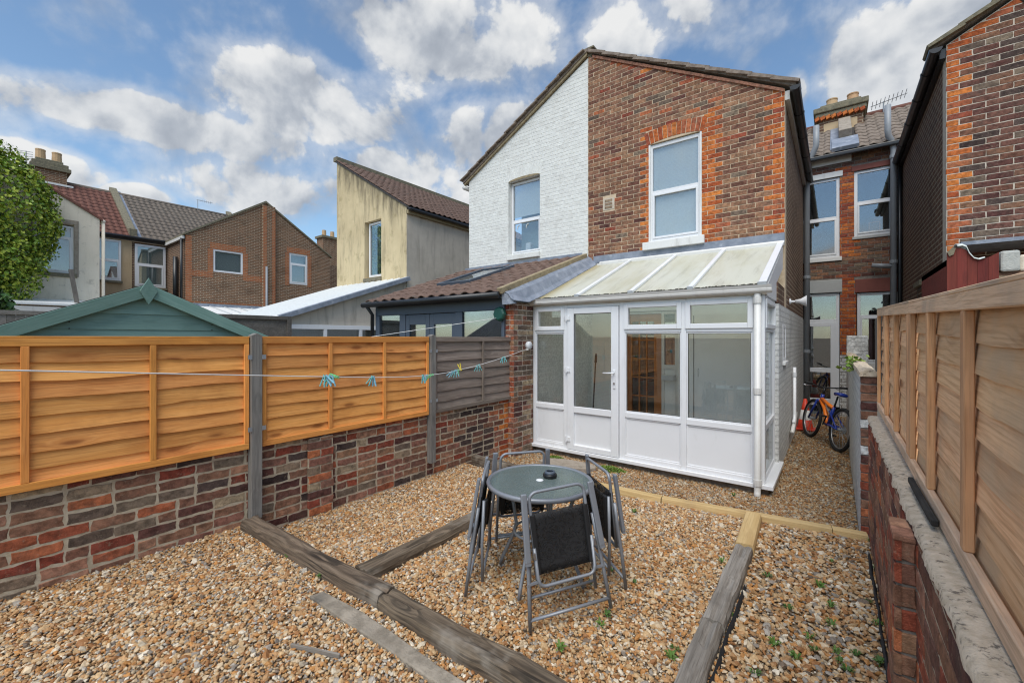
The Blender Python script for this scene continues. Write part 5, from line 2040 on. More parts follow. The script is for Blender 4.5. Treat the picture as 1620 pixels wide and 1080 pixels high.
    downpipe(t, [(xr, RY - .12, -.3), (xr, RY - .12, 5.45), (xr - .02, RY - .14, 5.6), (xr - .09, RY - .22, 5.72), (xr - .10, RY - .24, 5.82), (xr - .10, RY - .24, 6.35)], .055, P,
             [(xr, RY - .12, 3.1), (xr, RY - .12, 5.3)], 'soil_pipe')
    downpipe(t, [(xr, RY - .12, 3.0), (xr - .35, RY - .12, 3.06)], .05, P, (), 'branch_pipe')
    downpipe(t, [(1.085, RY - .1, -.3), (1.085, RY - .1, 5.55)], .035, 'black_plastic', [(1.085, RY - .1, 2.9)], 'downpipe')


rear_house()


def right_house():
    x0, x1, y = 1.13, 4.4, 7.6
    ez, pz = 5.22, 7.03
    t = thing('brick_house', 'dark brick house with orange corner quoins at the right edge', 'house', (2.6, y + .5, -.3))
    mb = MB()
    mb.prism([(x0, -.4), (x1, -.4), (x1, pz), (x0, ez)], facade_fn(y), .0045, .24)
    wall = mb.build('wall', 'mortar_pale', t)
    sl = (pz - ez) / (x1 - x0)

    def pick(u, z, k):
        if u - x0 < (.235 if k % 2 == 0 else .12):
            return random.choice(['brick_orange', 'brick_orange', 'brick_red'])
        if ez + sl * (u - x0) - z < .16:
            return random.choice(['brick_orange', 'brick_red'])
        return random.choice(['brick_plum', 'brick_brown', 'brick_brown', 'brick_dark', 'brick_plum', 'brick_grey'])
    ps = courses(x0 + .002, x1, 2.0, 7.2, pick, (), [(-sl, 1, ez - sl * x0 - .01)], wob=.006, j=.008)
    lay_bricks(wall, (0, y, 0), (1, 0, 0), (0, -1, 0), ps, .05, .003, 300)
    MB().box(x0, x0 + .22, y + .24, 12.0, -.4, 5.2).build('side_wall', 'wall_dark_yz', t)
    fnx = lambda u, z, d: (x0 - .004 + d, u, z)
    window(t, 9.4, 9.95, 1.75, 2.35, 0, fnx, .05, 'wood_oldgrey', None, 'glass_dark', .03, ('interior_dark', .035))
    MB().box(x0 - .05, x0, 9.32, 10.03, 2.36, 2.44).build('lintel', 'lichen_stone', t)
    rp = [(x0 - .14, ez - .03), (x1, pz + .05), (x1, pz + .12), (x0 - .14, ez + .05)]
    rf = MB().prism(rp, facade_fn(0), y - .02, 14).build('roof', 'tile_grey', t)
    verge_tiles(rf, x1, pz + .05, x0 - .14, ez - .02, 12, y - .04, 'lichen_stone', .05, .3)
    cx_, cz = x0 - .11, ez - .05
    pr = [(cx_ + .062 * math.cos(R(a)), cz + .062 * math.sin(R(a))) for a in range(180, 361, 20)]
    pr2 = [(cx_ + .055 * math.cos(R(a)), cz + .055 * math.sin(R(a))) for a in range(360, 179, -20)]
    gt = MB().prism(pr + pr2, facade_fn(0), y - .10, 12.0).build('gutter', 'black_plastic', t)
    MB().prism(pr, facade_fn(0), y - .106, y - .096).build('gutter_end', 'black_plastic', gt)
    for yy in (8.1, 8.9, 9.8, 10.8):
        q1 = [(cx_ + .07 * math.cos(R(a)), cz + .07 * math.sin(R(a))) for a in range(180, 361, 20)]
        MB().prism(q1, facade_fn(0), yy, yy + .06).build('gutter_joint', 'black_plastic', gt)
    MB().box(x0 - .06, x0 - .002, y + .02, 12, ez - .15, ez - .03).build('fascia', 'black_plastic', t)
    MB().tube([(1.72, y - .004, 5.55), (1.86, y - .004, 5.3), (1.9, y - .004, 4.9)], .008, 5).build('cable', 'black_plastic', t)


right_house()


def old_lean_to():
    """tumbledown red timber lean-to over the right fence"""
    t = thing('old_lean_to', 'tumbledown red painted timber lean-to behind the right fence', 'shed', (1.4, 6.4, -.3))
    y = 6.0
    top = [(.895, 2.36), (.93, 2.41), (.99, 2.40), (1.03, 2.38), (1.06, 2.31), (1.10, 2.27), (1.15, 2.275), (1.19, 2.295), (1.245, 2.33)]
    xs = [.895, .965, 1.035, 1.105, 1.175, 1.245]

    def ztop(x):
        for (a, za), (b, zb) in zip(top, top[1:]):
            if a <= x <= b:
                return za + (zb - za) * (x - a) / (b - a)
        return 2.3
    for a, b in zip(xs, xs[1:]):
        n = 5
        poly = [(a + .001, -.3), (b - .001, -.3)] + [(b - .001 - (b - a - .002) * i / n, ztop(b - .001 - (b - a - .002) * i / n)) for i in range(n + 1)]
        h = 2.0
        m = Matrix(((0, 1, 0, 0), (0, 0, 1, 0), (1, 0, 0, 0), (0, 0, 0, 1)))
        # plank drawn with its local X upward so the grain runs up it
        vs = [(v, u, 0) for u, v in poly] + [(v, u, .022 + random.uniform(0, .002)) for u, v in poly]
        k = len(poly)
        fs = [tuple(range(k)), tuple(range(k, 2 * k))[::-1]] + [(i, (i + 1) % k, k + (i + 1) % k, k + i) for i in range(k)]
        o = bpy.data.objects.new('plank', MB().add(vs, fs).mesh('plank', 'wood_red'))
        COL.objects.link(o)
        attach(o, t, Matrix(((0, 1, 0, 0), (0, 0, 1, y), (1, 0, 0, 0), (0, 0, 0, 1))))
    MB().box(.90, .93, y + .03, 7.58, -.3, 2.30).build('side_boards', 'wood_red', t)
    MB().prism([(.90, 2.30), (1.0, 2.34), (1.10, 2.2), (1.25, 2.22), (1.25, 2.18), (.90, 2.24)], lambda u, v, d: (u, d, v), y + .03, 7.58).build('roof_boards', 'roof_felt', t)
    # torn white felt
    vs, fs = [], []
    path = [(.965, 2.415), (1.0, 2.42), (1.03, 2.40), (1.05, 2.335), (1.08, 2.285), (1.115, 2.27), (1.15, 2.285)]
    n = len(path)
    for j, (dy, dz) in enumerate(((-.02, 0), (.05, .02), (.22, .045), (.40, .03))):
        for i, (x, z) in enumerate(path):
            vs.append((x + .01 * j, y + dy, z + dz * (1.3 - .1 * i) + .004))
    for j in range(3):
        for i in range(n - 1):
            a = j * n + i
            fs.append((a, a + 1, a + n + 1, a + n))
    fo = MB().add(vs, fs).build('torn_felt', 'white_felt', t, smooth=True)
    md = fo.modifiers.new('solid', 'SOLIDIFY')
    md.thickness = .006
    MB().prism([(.897, 2.365), (.93, 2.41), (.955, 2.40), (.94, 2.34), (.91, 2.325)], lambda u, v, d: (u, d, v), y - .015, y + .0).build('rotten_edge', 'lichen_stone', t)
    p = thing('brick_stack', 'broken boundary wall stub with a pale concrete block behind the red lean-to', 'wall', (1.5, 6.2, -.3))
    MB().box(1.252, 1.85, 6.05, 6.3, -.3, 2.14).build('wall_stub', 'wall_brown_xz', p)
    MB().box(1.256, 1.385, 6.02, 6.28, 2.141, 2.34).build('concrete_block', 'stone_block', p, bevel=.02)
    MB().box(1.39, 1.7, 6.08, 6.28, 2.142, 2.30).build('render_block', 'render_cream', p, bevel=.02)
    MB().box(1.25, 1.9, 6.0, 6.05, 1.92, 2.06).build('rotten_plank', 'wood_red', p, bevel=.01)
    MB().box(1.14, 2.2, 6.9, 7.59, 2.56, 2.60).build('lead_sheet', 'lead', p)


old_lean_to()


def alley_wall():
    t = thing('alley_wall', 'white painted brick wall dividing the alley, bare brick at its near end', 'wall', (.23, 7.2, -.3))
    MB().box(.178, .285, 4.70, 9.7, -.4, 1.20).build('wall_core', 'wall_white_yz', t)
    e = MB().box(.182, .282, 4.665, 4.699, -.4, 1.19).build('end_core', 'mortar_dark', t)
    ps = [([(.178, z + .005), (.285, z + .005), (.285, z + .07), (.178, z + .07)], random.choice(['brick_red', 'brick_brown', 'brick_umber', 'brick_offwhite', 'brick_plum'])) for z in [1.125 - .075 * i for i in range(19)]]
    lay_bricks(e, (0, 4.655, 0), (1, 0, 0), (0, -1, 0), ps, .03, .005, 30)
    vs, fs = [], []
    prof = [(.165, 1.19), (.17, 1.225), (.21, 1.245), (.26, 1.24), (.30, 1.22), (.30, 1.19)]
    n = len(prof)
    for i in range(60):
        yy = 4.64 + 5.06 * i / 59
        for a, b in prof:
            vs.append((a + .008 * mnoise.noise(Vector((yy * 6, a * 40, 1))), yy, b + .012 * mnoise.noise(Vector((yy * 5, a * 20, 7)))))
    for i in range(59):
        for j in range(n - 1):
            a = i * n + j
            fs.append((a, a + n, a + n + 1, a + 1))
    fs += [tuple(range(n)), tuple(range(59 * n, 60 * n))]
    MB().add(vs, fs).build('mortar_capping', 'concrete_cap', t)
    MB().box(.178, .47, 9.7, 10.0, -.4, 1.55).build('pier', 'brick_offwhite', t)
    ps = courses(.176, .472, .3, 1.55, lambda u, z, k: 'brick_offwhite', j=.012)
    lay_bricks(t, (0, 9.694, 0), (1, 0, 0), (0, -1, 0), ps, .02, .003, 60)


alley_wall()

# ------------------------------------------------------------------ houses on the left


def yellow_house():
    x0, x1 = -12.65, -9.2
    t = thing('rendered_house', 'yellow rendered house with mouldy stains and a single pitched roof', 'house', (-10.9, HY + .5, -.3))
    win = (-11.14, -10.32, 3.26, 4.93)
    mb = MB()
    holed_prism(mb, [(x0, -.4), (x1, -.4), (x1, 5.05), (x0, 7.12)], [win], facade_fn(HY), 0, .24)
    mb.build('wall', 'render_yellow', t)
    MB().box(x1 - .22, x1 + .006, HY + .004, 14, -.4, 5.02).build('side_wall', 'render_grey', t)
    wn_ = window(t, win[0] + .08, win[1], 3.3, 4.9, HY + .10, frame=.06, transom=None, glassm='glass_dark', backing=('interior_dark', .4))
    mb = MB()
    for i in range(9):
        x = win[0] + .36 + i * .045
        mb.tube([(x, HY + .22 + .012 * (i % 2), 3.36), (x, HY + .22 + .012 * (i % 2), 4.84)], .028, 6)
    mb.build('curtain', 'curtain', wn_, smooth=True)
    MB().box(win[0] - .02, win[1] + .02, HY - .05, HY + .1, 3.16, 3.258).build('sill', 'lichen_stone', wn_, bevel=.01)
    rf = MB().prism([(x0 - .05, 7.12), (x1 + .12, 4.98), (x1 + .12, 5.03), (x0 - .05, 7.17)], facade_fn(0), HY - .03, 14).build('roof', 'roof_felt', t)
    U = Vector((x0 - x1 - .17, 0, 7.17 - 5.03))
    tile_roof(t, (x1 + .13, HY - .03, 5.03), (0, 1, 0), U, 32, 14, .205, U.length / 14, 'tile_brown', .04, joined=True, n=5)
    MB().box(x0 - .14, x0 + .06, HY - .04, 14, 7.14, 7.27).build('ridge_coping', 'lichen_stone', t)
    MB().box(x1 + .09, x1 + .19, HY - .03, 14, 4.93, 5.01).build('gutter', 'black_plastic', t, bevel=.03)
    MB().box(x1 - .01, x1 + .08, HY + .0, 14, 4.86, 4.96).build('fascia', 'verge_mortar', t)
    # its lean-to with white corrugated roof
    l = thing('lean_to', 'white sheet roofed lean-to with white frames below the yellow house', 'extension', (-10.9, 5.6, -.3))
    ya, za, zb = 4.05, 1.95, 3.12
    V = Vector((0, HY - ya, zb - za))
    Ud = V.normalized()
    Nn = Vector((0, -Ud.z, Ud.y))
    n = 12
    for i in range(n):
        a = -12.65 + 3.45 * i / n
        b = -12.65 + 3.45 * (i + 1) / n
        c = Vector(((a + b) / 2, ya, za)) + V / 2
        MB().obox(c, ((b - a) / 2 - .012, 0, 0), V / 2, Nn * .012).obox(c + Nn * .022 + Vector(((b - a) / 2, 0, 0)), (.016, 0, 0), V / 2, Nn * .016).build('roof_sheet', 'white_sheet', l)
    MB().obox(Vector((-9.13, ya, za)) + V / 2 - Nn * .02, (.08, 0, 0), V / 2, Nn * .05).build('verge_flashing', 'lead', l)
    MB().prism([(ya + .1, -.3), (HY, -.3), (HY, zb - .05), (ya + .1, za - .02)], lambda u, v, d: (d, u, v), -9.30, -9.21).build('side_wall', 'render_grey', l)
    fr = MB()
    fr.box(-9.20, -9.14, 4.10, 6.9, 1.70, 1.80).box(-9.20, -9.14, 4.10, 6.9, 1.0, 1.12)
    for yy in (4.12, 5.02, 5.92, 6.82):
        fr.box(-9.198, -9.142, yy, yy + .08, 1.12, 1.70)
    fr.build('side_frame', 'upvc', l, bevel=.004)
    MB().box(-9.19, -9.17, 4.2, 6.82, 1.12, 1.70).build('pane', 'glass_dark', l)
    MB().box(-12.6, -9.25, ya + .02, ya + .08, -.3, 1.90).build('front_wall', 'upvc', l)
    MB().tube([(-12.7, ya - .05, za - .03), (-9.1, ya - .05, za - .03)], .05, 8).build('gutter', 'upvc', l, smooth=True)
    downpipe(l, [(-9.12, ya - .05, za - .05), (-9.10, ya + .02, 1.72), (-9.10, ya + .06, 1.6), (-9.10, ya + .06, -.3)], .035, 'upvc', (), 'downpipe')


yellow_house()


def side_window(parent, X, ya, yb, z0, z1, **kw):
    return window(parent, ya, yb, z0, z1, 0, lambda u, z, d: (X - d, u, z), **kw)


def far_terrace():
    XM, XG = -24.4, -21.8
    # main range
    t = thing('terrace_house', 'far left terrace range with red and brown tiled roofs', 'house', (-26, 6, -.3))
    MB().box(XM - .3, XM, 3.2, 4.66, -.4, 5.9).build('wall', 'render_tan', t)
    MB().box(XM - .3, XM, 4.66, 16, -.4, 5.9).build('wall', 'wall_brown_yz', t)
    MB().box(XM - .001, XM + .02, 4.7, 5.9, 2.4, 3.6).build('wall_patch', 'render_tan', t)
    side_window(t, XM + .06, 3.55, 4.30, 3.93, 5.66, frame=.08, transom=4.8, glassm='glass_dark', backing=('pipe_grey', .038), sill=(.04, .1, .06, 'lichen_stone'))
    wn_ = side_window(t, XM + .06, 4.75, 5.82, 3.76, 5.62, frame=.09, transom=4.75, glassm='glass_dark', backing=('curtain', .038), sill=(.05, .1, .08, 'lichen_stone'))
    MB().box(XM - .05, XM + .01, 3.25, 5.87, 5.70, 5.88).build('eaves_band', 'render_cream', t)
    V = Vector((-3.8, 0, 2.68))
    pv = V.length / 13
    tile_roof(t, (XM + .15, .4, 5.86), (0, 1, 0), V, 19, 13, .225, pv, 'tile_red', .045, joined=True, n=5)
    tile_roof(t, (XM + .15, 4.72, 5.86), (0, 1, 0), V, 34, 13, .225, pv, 'tile_slate', .045, joined=True, n=5)
    MB().prism([(XM + .1, 5.80), (XM - 3.7, 8.48), (XM - 3.7, 8.40), (XM + .1, 5.72)], lambda u, v, d: (u, d, v), .3, 12.4).build('roof_deck', 'roof_felt', t)
    MB().tube([(XM - 3.68, .3, 8.56), (XM - 3.68, 12.4, 8.56)], .10, 8).build('ridge', 'tile_slate', t, smooth=True)
    for yy in (4.55, 9.55):
        MB().prism([(XM + .1, 5.85), (XM - 3.9, 8.66), (XM - 3.9, 8.90), (XM - .2, 6.30), (XM + .1, 6.25)], lambda u, v, d: (u, d, v), yy, yy + .28).build('parapet', 'lichen_stone', t, bevel=.02)
        MB().prism([(XM + .1, 5.90), (XM - 3.9, 8.71), (XM - 3.9, 8.76), (XM + .1, 5.95)], lambda u, v, d: (u, d, v), yy + .28, yy + .42).build('flashing', 'lead', t)
    MB().tube([(XM + .22, .5, 5.84), (XM + .22, 5.8, 5.84)], .06, 8).build('gutter', 'black_plastic', t, smooth=True)
    ch = MB().box(-28.5, -27.6, 2.05, 3.05, 7.4, 9.05).build('chimney', 'gable_yz', t)
    MB().box(-28.6, -27.5, 1.92, 3.18, 8.92, 9.10).box(-28.55, -27.55, 1.98, 3.10, 9.101, 9.26).box(-28.4, -27.7, 2.1, 2.95, 9.261, 9.40).build('cap', 'lichen_stone', ch, bevel=.02)
    for yy in (2.28, 2.78):
        MB().lathe([(0, 0), (.17, 0), (.155, .4), (.165, .4), (.165, .45), (.12, .45), (0, .1)], (-28.05, yy, 9.40), 12).build('chimney_pot', 'pot_buff', ch)
    MB().box(-28.52, -27.58, 2.0, 3.25, 8.30, 8.38).build('flashing', 'white_paint', ch)
    ae = MB().tube([(-27.9, 1.85, 8.6), (-27.9, 1.85, 9.6)], .02, 5)
    for k in range(4):
        ae.tube([(-27.9, 1.6, 9.25 + .1 * k), (-27.9, 2.05, 9.3 + .1 * k)], .012, 5)
    ae.build('aerial', 'galv', ch)
    ae = MB().tube([(-27.8, 8.05, 8.5), (-27.8, 8.05, 9.05)], .016, 5).tube([(-27.8, 8.0, 9.05), (-27.8, 8.75, 9.05)], .012, 5)
    for k in range(6):
        ae.tube([(-27.8, 8.15 + .1 * k, 8.98), (-27.8, 8.15 + .1 * k, 9.12)], .008, 4)
    ae.build('aerial', 'galv', t)
    # cream outrigger
    c = thing('cream_house', 'cream rendered outrigger with a large window beside the ivy on the left', 'house', (-23, 1.6, -.3))
    fnX = lambda u, z, d: (XG - d, u, z)
    win = (1.62, 2.58, 3.74, 5.56)
    mb = MB()
    holed_prism(mb, [(-2.4, -.4), (3.25, -.4), (3.25, 5.92), (.35, 7.75), (-2.4, 5.92)], [win], fnX, 0, .25)
    mb.build('wall', 'render_cream', c)
    MB().box(XM, XG - .26, 3.0, 3.245, -.4, 5.9).build('side_wall', 'render_cream', c)
    wn_ = side_window(c, XG - .06, win[0], win[1], 3.8, 5.5, frame=.07, transom=5.08, glassm='glass_dark', backing=('curtain', .3), sill=(.08, .14, .12, 'lichen_stone'))
    for a, b, z0, z1 in ((1.50, 1.615, 3.7, 5.6), (2.585, 2.70, 3.7, 5.6), (1.50, 2.70, 5.57, 5.72)):
        MB().box(XG - .02, XG + .03, a, b, z0, z1).build('surround', 'slab_stone', wn_, bevel=.01)
    MB().prism([(3.33, 5.86), (.35, 7.74), (-2.5, 5.86), (-2.5, 5.93), (.35, 7.83), (3.33, 5.94)], fnX, -.05, 2.7).build('roof', 'tile_red', c)
    MB().tube([(XG - .4, 3.36, 5.86), (XG + .0, 3.36, 5.86)], .06, 8).tube([(XG - .05, 3.36, 5.84), (XG - .05, 3.36, -.3)], .05, 8).build('downpipe', 'render_cream', c, smooth=True)
    pl = board('plank', (-20.9, 2.40, 3.85), (-20.2, 2.62, 1.5), .12, .05, 'wood_oldgrey', None, up=(0, 1, 0))
    tag(pl, 'long weathered plank leaning against the cream rendered wall', 'plank')
    # brick gable pair
    b = thing('gabled_house', 'far brick gable with orange brick bands and two white windows', 'house', (-23, 9, -.3))
    ya, ym, yb = 5.88, 9.04, 12.3
    w1, w2 = (6.88, 8.06, 4.42, 5.42), (10.16, 11.08, 4.22, 5.77)
    mb = MB()
    holed_prism(mb, [(ya, -.4), (yb, -.4), (yb, 5.9), (ym, 8.0), (ya, 5.85)], [w1, w2], fnX, 0, .25)
    mb.build('wall', 'gable_yz', b)
    O = 'gable_orange_yz'
    mb = MB()
    mb.box(XG + .001, XG + .012, ya, yb, 2.85, 3.08).box(XG + .001, XG + .012, ya, ya + .22, 3.08, 5.85)
    mb.box(XG + .001, XG + .010, ya + .22, w1[0] - .0, 4.15, 4.4).box(XG + .001, XG + .010, w1[1], 9.5, 4.15, 4.4)
    mb.build('orange_bands', O, b)
    mb = MB()
    MB().box(XG, XG + .12, ym - .16, ym + .40, -.4, 7.85).build('pilaster', 'gable_yz', b)
    mb.box(XG + .12, XG + .13, ym - .16, ym + .0, -.4, 7.8).box(XG + .12, XG + .13, ym + .26, ym + .40, 2.85, 7.6)
    mb.build('pilaster_quoins', O, b)
    for w_, nm in ((w1, 1), (w2, 2)):
        MB().box(XG + .002, XG + .014, w_[0] - .2, w_[0], w_[2] - .1, w_[3]).box(XG + .002, XG + .014, w_[1], w_[1] + .2, w_[2] - .1, w_[3]).box(XG + .002, XG + .015, w_[0] - .12, w_[1] + .12, w_[3], w_[3] + .28).build('window_surround', O, b)
    side_window(b, XG - .01, *w1, frame=.08, glassm='glass_dark', backing=('blind', .10))
    side_window(b, XG - .01, *w2, frame=.08, transom=5.25, glassm='glass_dark', backing=('blind', .3))
    MB().prism([(ya - .12, 5.80), (ym, 7.98), (yb + .1, 5.83), (yb + .1, 5.90), (ym, 8.08), (ya - .12, 5.88)], fnX, -.06, 2.6).build('roof', 'lichen_stone', b)
    MB().box(XM + .01, XG - .26, ya, ya + .2, -.4, 5.8).build('side_wall', 'wall_brown_xz', b)
    MB().box(XM, XG, ya - .12, ya - .04, 5.68, 5.80).build('fascia', 'upvc_old', b)
    downpipe(b, [(XG - .1, ya - .12, 5.7), (XG - .1, ya - .12, 2.6)], .05, 'black_plastic', (), 'downpipe')
    downpipe(b, [(XG - .9, ya - .12, 5.0), (XG - .9, ya - .12, 2.7)], .09, 'black_plastic', (), 'downpipe')
    downpipe(b, [(XG + .17, ym - .02, 4.9), (XG + .17, ym - .02, .0)], .05, 'pipe_grey', (), 'soil_pipe')
    mb = MB()
    mb.box(XG + .02, XG + 2.4, 5.6, 9.2, 2.50, 2.56)
    ll = thing('lean_to', 'low white sheet roof below the far brick gable', 'extension', (XG + 1.2, 7.4, -.3))
    MB().prism([(XG + .02, 2.80), (XG + 2.6, 2.35), (XG + 2.6, 2.42), (XG + .02, 2.88)], lambda u, v, d: (u, d, v), 5.5, 9.0).build('roof_sheet', 'white_sheet', ll)
    for k in range(7):
        MB().bar((XG + .05, 5.6 + k * .55, 2.90), (XG + 2.6, 5.6 + k * .55, 2.44), .04, .03).build('roof_bar', 'upvc_grey', ll)
    MB().box(XG + .04, XG + .16, 5.5, 9.0, 2.86, 2.98).build('flashing', 'lead', ll)
    MB().box(XG + 2.5, XG + 2.58, 5.5, 9.0, -.3, 2.34).build('front_wall', 'upvc', ll)
    l2 = thing('lean_to', 'low white boarded roof below the cream rendered wall on the left', 'extension', (XG + .9, 2.2, -.3))
    MB().prism([(XG + .02, 2.75), (XG + 1.8, 2.55), (XG + 1.8, 2.62), (XG + .02, 2.85)], lambda u, v, d: (u, d, v), .4, 4.2).build('roof_sheet', 'white_sheet', l2)
    MB().box(XG + 1.7, XG + 1.78, .4, 4.2, -.3, 2.5).build('front_wall', 'upvc_old', l2)
    # small chimney peeping out beside the yellow house
    k = thing('chimney_stack', 'small far chimney just left of the yellow house', 'chimney', (-28, 15.5, 5))
    MB().box(-28.6, -27.8, 15.2, 16.6, 4, 8.35).build('stack', 'gable_yz', k)
    MB().box(-28.7, -27.7, 15.1, 16.7, 8.351, 8.5).build('cap', 'lichen_stone', k)
    for yy in (15.5, 16.1):
        MB().lathe([(0, 0), (.15, 0), (.13, .45), (0, .45)], (-28.2, yy, 8.5), 10).build('chimney_pot', 'pot_buff', k)
    # low far fence
    f = thing('garden_fence', 'distant grey board fence at the left edge below the ivy', 'fence', (-16, 1.5, -.3))
    for i in range(26):
        yy = -.6 + i * .15
        MB().box(-16.01, -15.985, yy, yy + .145, -.3, 2.12 + .01 * (i % 3)).build('slat', 'wood_post', f)
    MB().box(-15.985, -15.95, -.6, 3.3, 2.08, 2.18).build('top_rail', 'wood_post', f)
    f = thing('garden_fence', 'dark brown board fence between green shed and white lean-to', 'fence', (-8.6, 4.2, -.3))
    for i in range(7):
        z = .5 + i * .2
        MB().box(-8.62, -8.60 + .004 * (i % 2), 2.6, 4.02, z, z + .215).build('slat', 'wood_oldgrey', f)
    MB().box(-8.60, -8.56, 2.6, 4.02, 1.86, 1.93).box(-8.60, -8.55, 3.95, 4.03, -.3, 1.93).build('frame', 'wood_oldgrey', f)


far_terrace()


def shed():
    X = -5.5
    t = thing('garden_shed', 'green painted garden shed gable with diamond finial behind the fence', 'shed', (-6.3, 1.2, -.4))
    ym, zp, k = 1.16, 1.985, .46
    hw = 1.10
    n = 11
    for i in range(n):
        z0, z1 = .2 + i * .155, .2 + (i + 1) * .155
        if z0 > zp - .05:
            break
        half = lambda z: min(hw - .08, (zp - .02 - z) / k)
        h0, h1 = half(z0), max(half(min(z1, zp - .03)), .02)
        zt = min(z1, zp - .03)
        poly = [(ym - h0, z0), (ym + h0, z0), (ym + h1, zt), (ym - h1, zt)]
        cu, cz = ym, (z0 + zt) / 2
        vs = [(u - cu, -.010, z - cz) if z < cz else (u - cu, 0, z - cz) for u, z in poly] + [(u - cu, .012, z - cz) for u, z in poly]
        o = bpy.data.objects.new('board', MB().add(vs, [(0, 1, 2, 3), (7, 6, 5, 4), (0, 4, 5, 1), (1, 5, 6, 2), (2, 6, 7, 3), (3, 7, 4, 0)]).mesh('board', 'wood_green'))
        COL.objects.link(o)
        attach(o, t, frame_mat((X, cu, cz), (0, 1, 0), (1, 0, 0)))
    for s_ in (-1, 1):
        p = Vector((X + .07, ym, zp + .0))
        q = Vector((X + .07, ym + s_ * (hw + .12), zp - k * (hw + .12)))
        board('bargeboard', p, q, .115, .02, 'wood_green_trim', t, up=(0, 0, 1))
        pp = [(ym, zp + .05), (ym + s_ * (hw + .14), zp + .05 - k * (hw + .14)), (ym + s_ * (hw + .14), zp + .07 - k * (hw + .14)), (ym, zp + .07)]
        MB().prism(pp, lambda u, v, d: (d, u, v), X - 1.6, X + .06).build('roof', 'roof_felt', t)
    MB().prism([(ym, zp - .145), (ym + .07, zp - .01), (ym, zp + .125), (ym - .07, zp - .01)], lambda u, v, d: (d, u, v), X + .082, X + .10).build('finial', 'wood_green_trim', t, bevel=.004)
    MB().box(X - 1.55, X - .02, ym - hw + .08, ym - hw + .10, -.4, 1.50).box(X - 1.55, X - .02, ym + hw - .10, ym + hw - .08, -.4, 1.50).box(X - .02, X - .014, ym - hw + .08, ym + hw - .08, -.4, .2).build('side_walls', 'wood_green', t)
    for y_, z_ in ((.62, 1.66), (.62, 1.60), (1.72, 1.66), (1.72, 1.60)):
        MB().lathe([(0, 0), (.006, 0), (.006, .004), (0, .004)], (X + .011, y_, z_), 6, axis='X').build('nail', 'gasket', t)


shed()

# ------------------------------------------------------------------ table, ashtray, folded chairs
TC = Vector((-1.50, 2.265, 0))
TG = 0.0
TZ = .605


def table():
    t = thing('garden_table', 'round garden table with rippled glass top and grey metal rim', 'table', (TC.x, TC.y, TG))
    c = (TC.x, TC.y, TZ)
    r = .333
    MB().lathe([(r - .018, -.016), (r - .004, -.024), (r + .006, -.018), (r + .009, -.004), (r + .004, .006), (r - .010, .006), (r - .018, -.002), (r - .018, -.016)], c, 56).build('rim', 'chair_metal', t, smooth=True)
    MB().lathe([(0, -.006), (r - .014, -.006), (r - .012, .0), (.026, .0), (0, 0)], c, 56).build('glass_top', 'table_glass', t)
    MB().lathe([(0, .001), (.024, .001), (.024, .004), (.018, .007), (0, .007)], c, 20).build('parasol_cap', 'upvc', t, smooth=True)
    for k in range(4):
        a = R(9 + 90 * k)
        d = Vector((math.cos(a), math.sin(a), 0))
        b = Vector((TC.x, TC.y, 0))
        pts = [b + d * .27 + Vector((0, 0, TZ - .022)), b + d * .235 + Vector((0, 0, TZ - .05)), b + d * .19 + Vector((0, 0, .42)), b + d * .17 + Vector((0, 0, .30)), b + d * .185 + Vector((0, 0, .24)), b + d * .27 + Vector((0, 0, .06)), b + d * .29 + Vector((0, 0, TG))]
        MB().tube(pts, .0115, 10).build('leg', 'chair_metal', t, smooth=True)
    MB().tube([Vector((TC.x, TC.y, .29)) + Vector((math.cos(R(a)), math.sin(R(a)), 0)) * .165 for a in range(0, 360, 15)], .008, 8, closed=True).build('brace_ring', 'chair_metal', t, smooth=True)
    p = ray(870, 751) * ((EYE - TZ - .015) / -ray(870, 751).z) + Vector((0, 0, EYE))
    s = thing('ashtray', 'small black round ashtray on the glass table', 'ashtray', (p.x, p.y, TZ + .001))
    MB().lathe([(0, .002), (.042, .002), (.046, .008), (.046, .022), (.040, .028), (.032, .028), (.030, .016), (0, .014)], (p.x, p.y, TZ), 28).build('bowl', 'ash_black', s, smooth=True)
    MB().lathe([(.034, .0285), (.034, .040), (.024, .043), (.024, .040), (.030, .0285)], (p.x, p.y, TZ), 28).build('rim', 'paint_slate', s, smooth=True)


table()


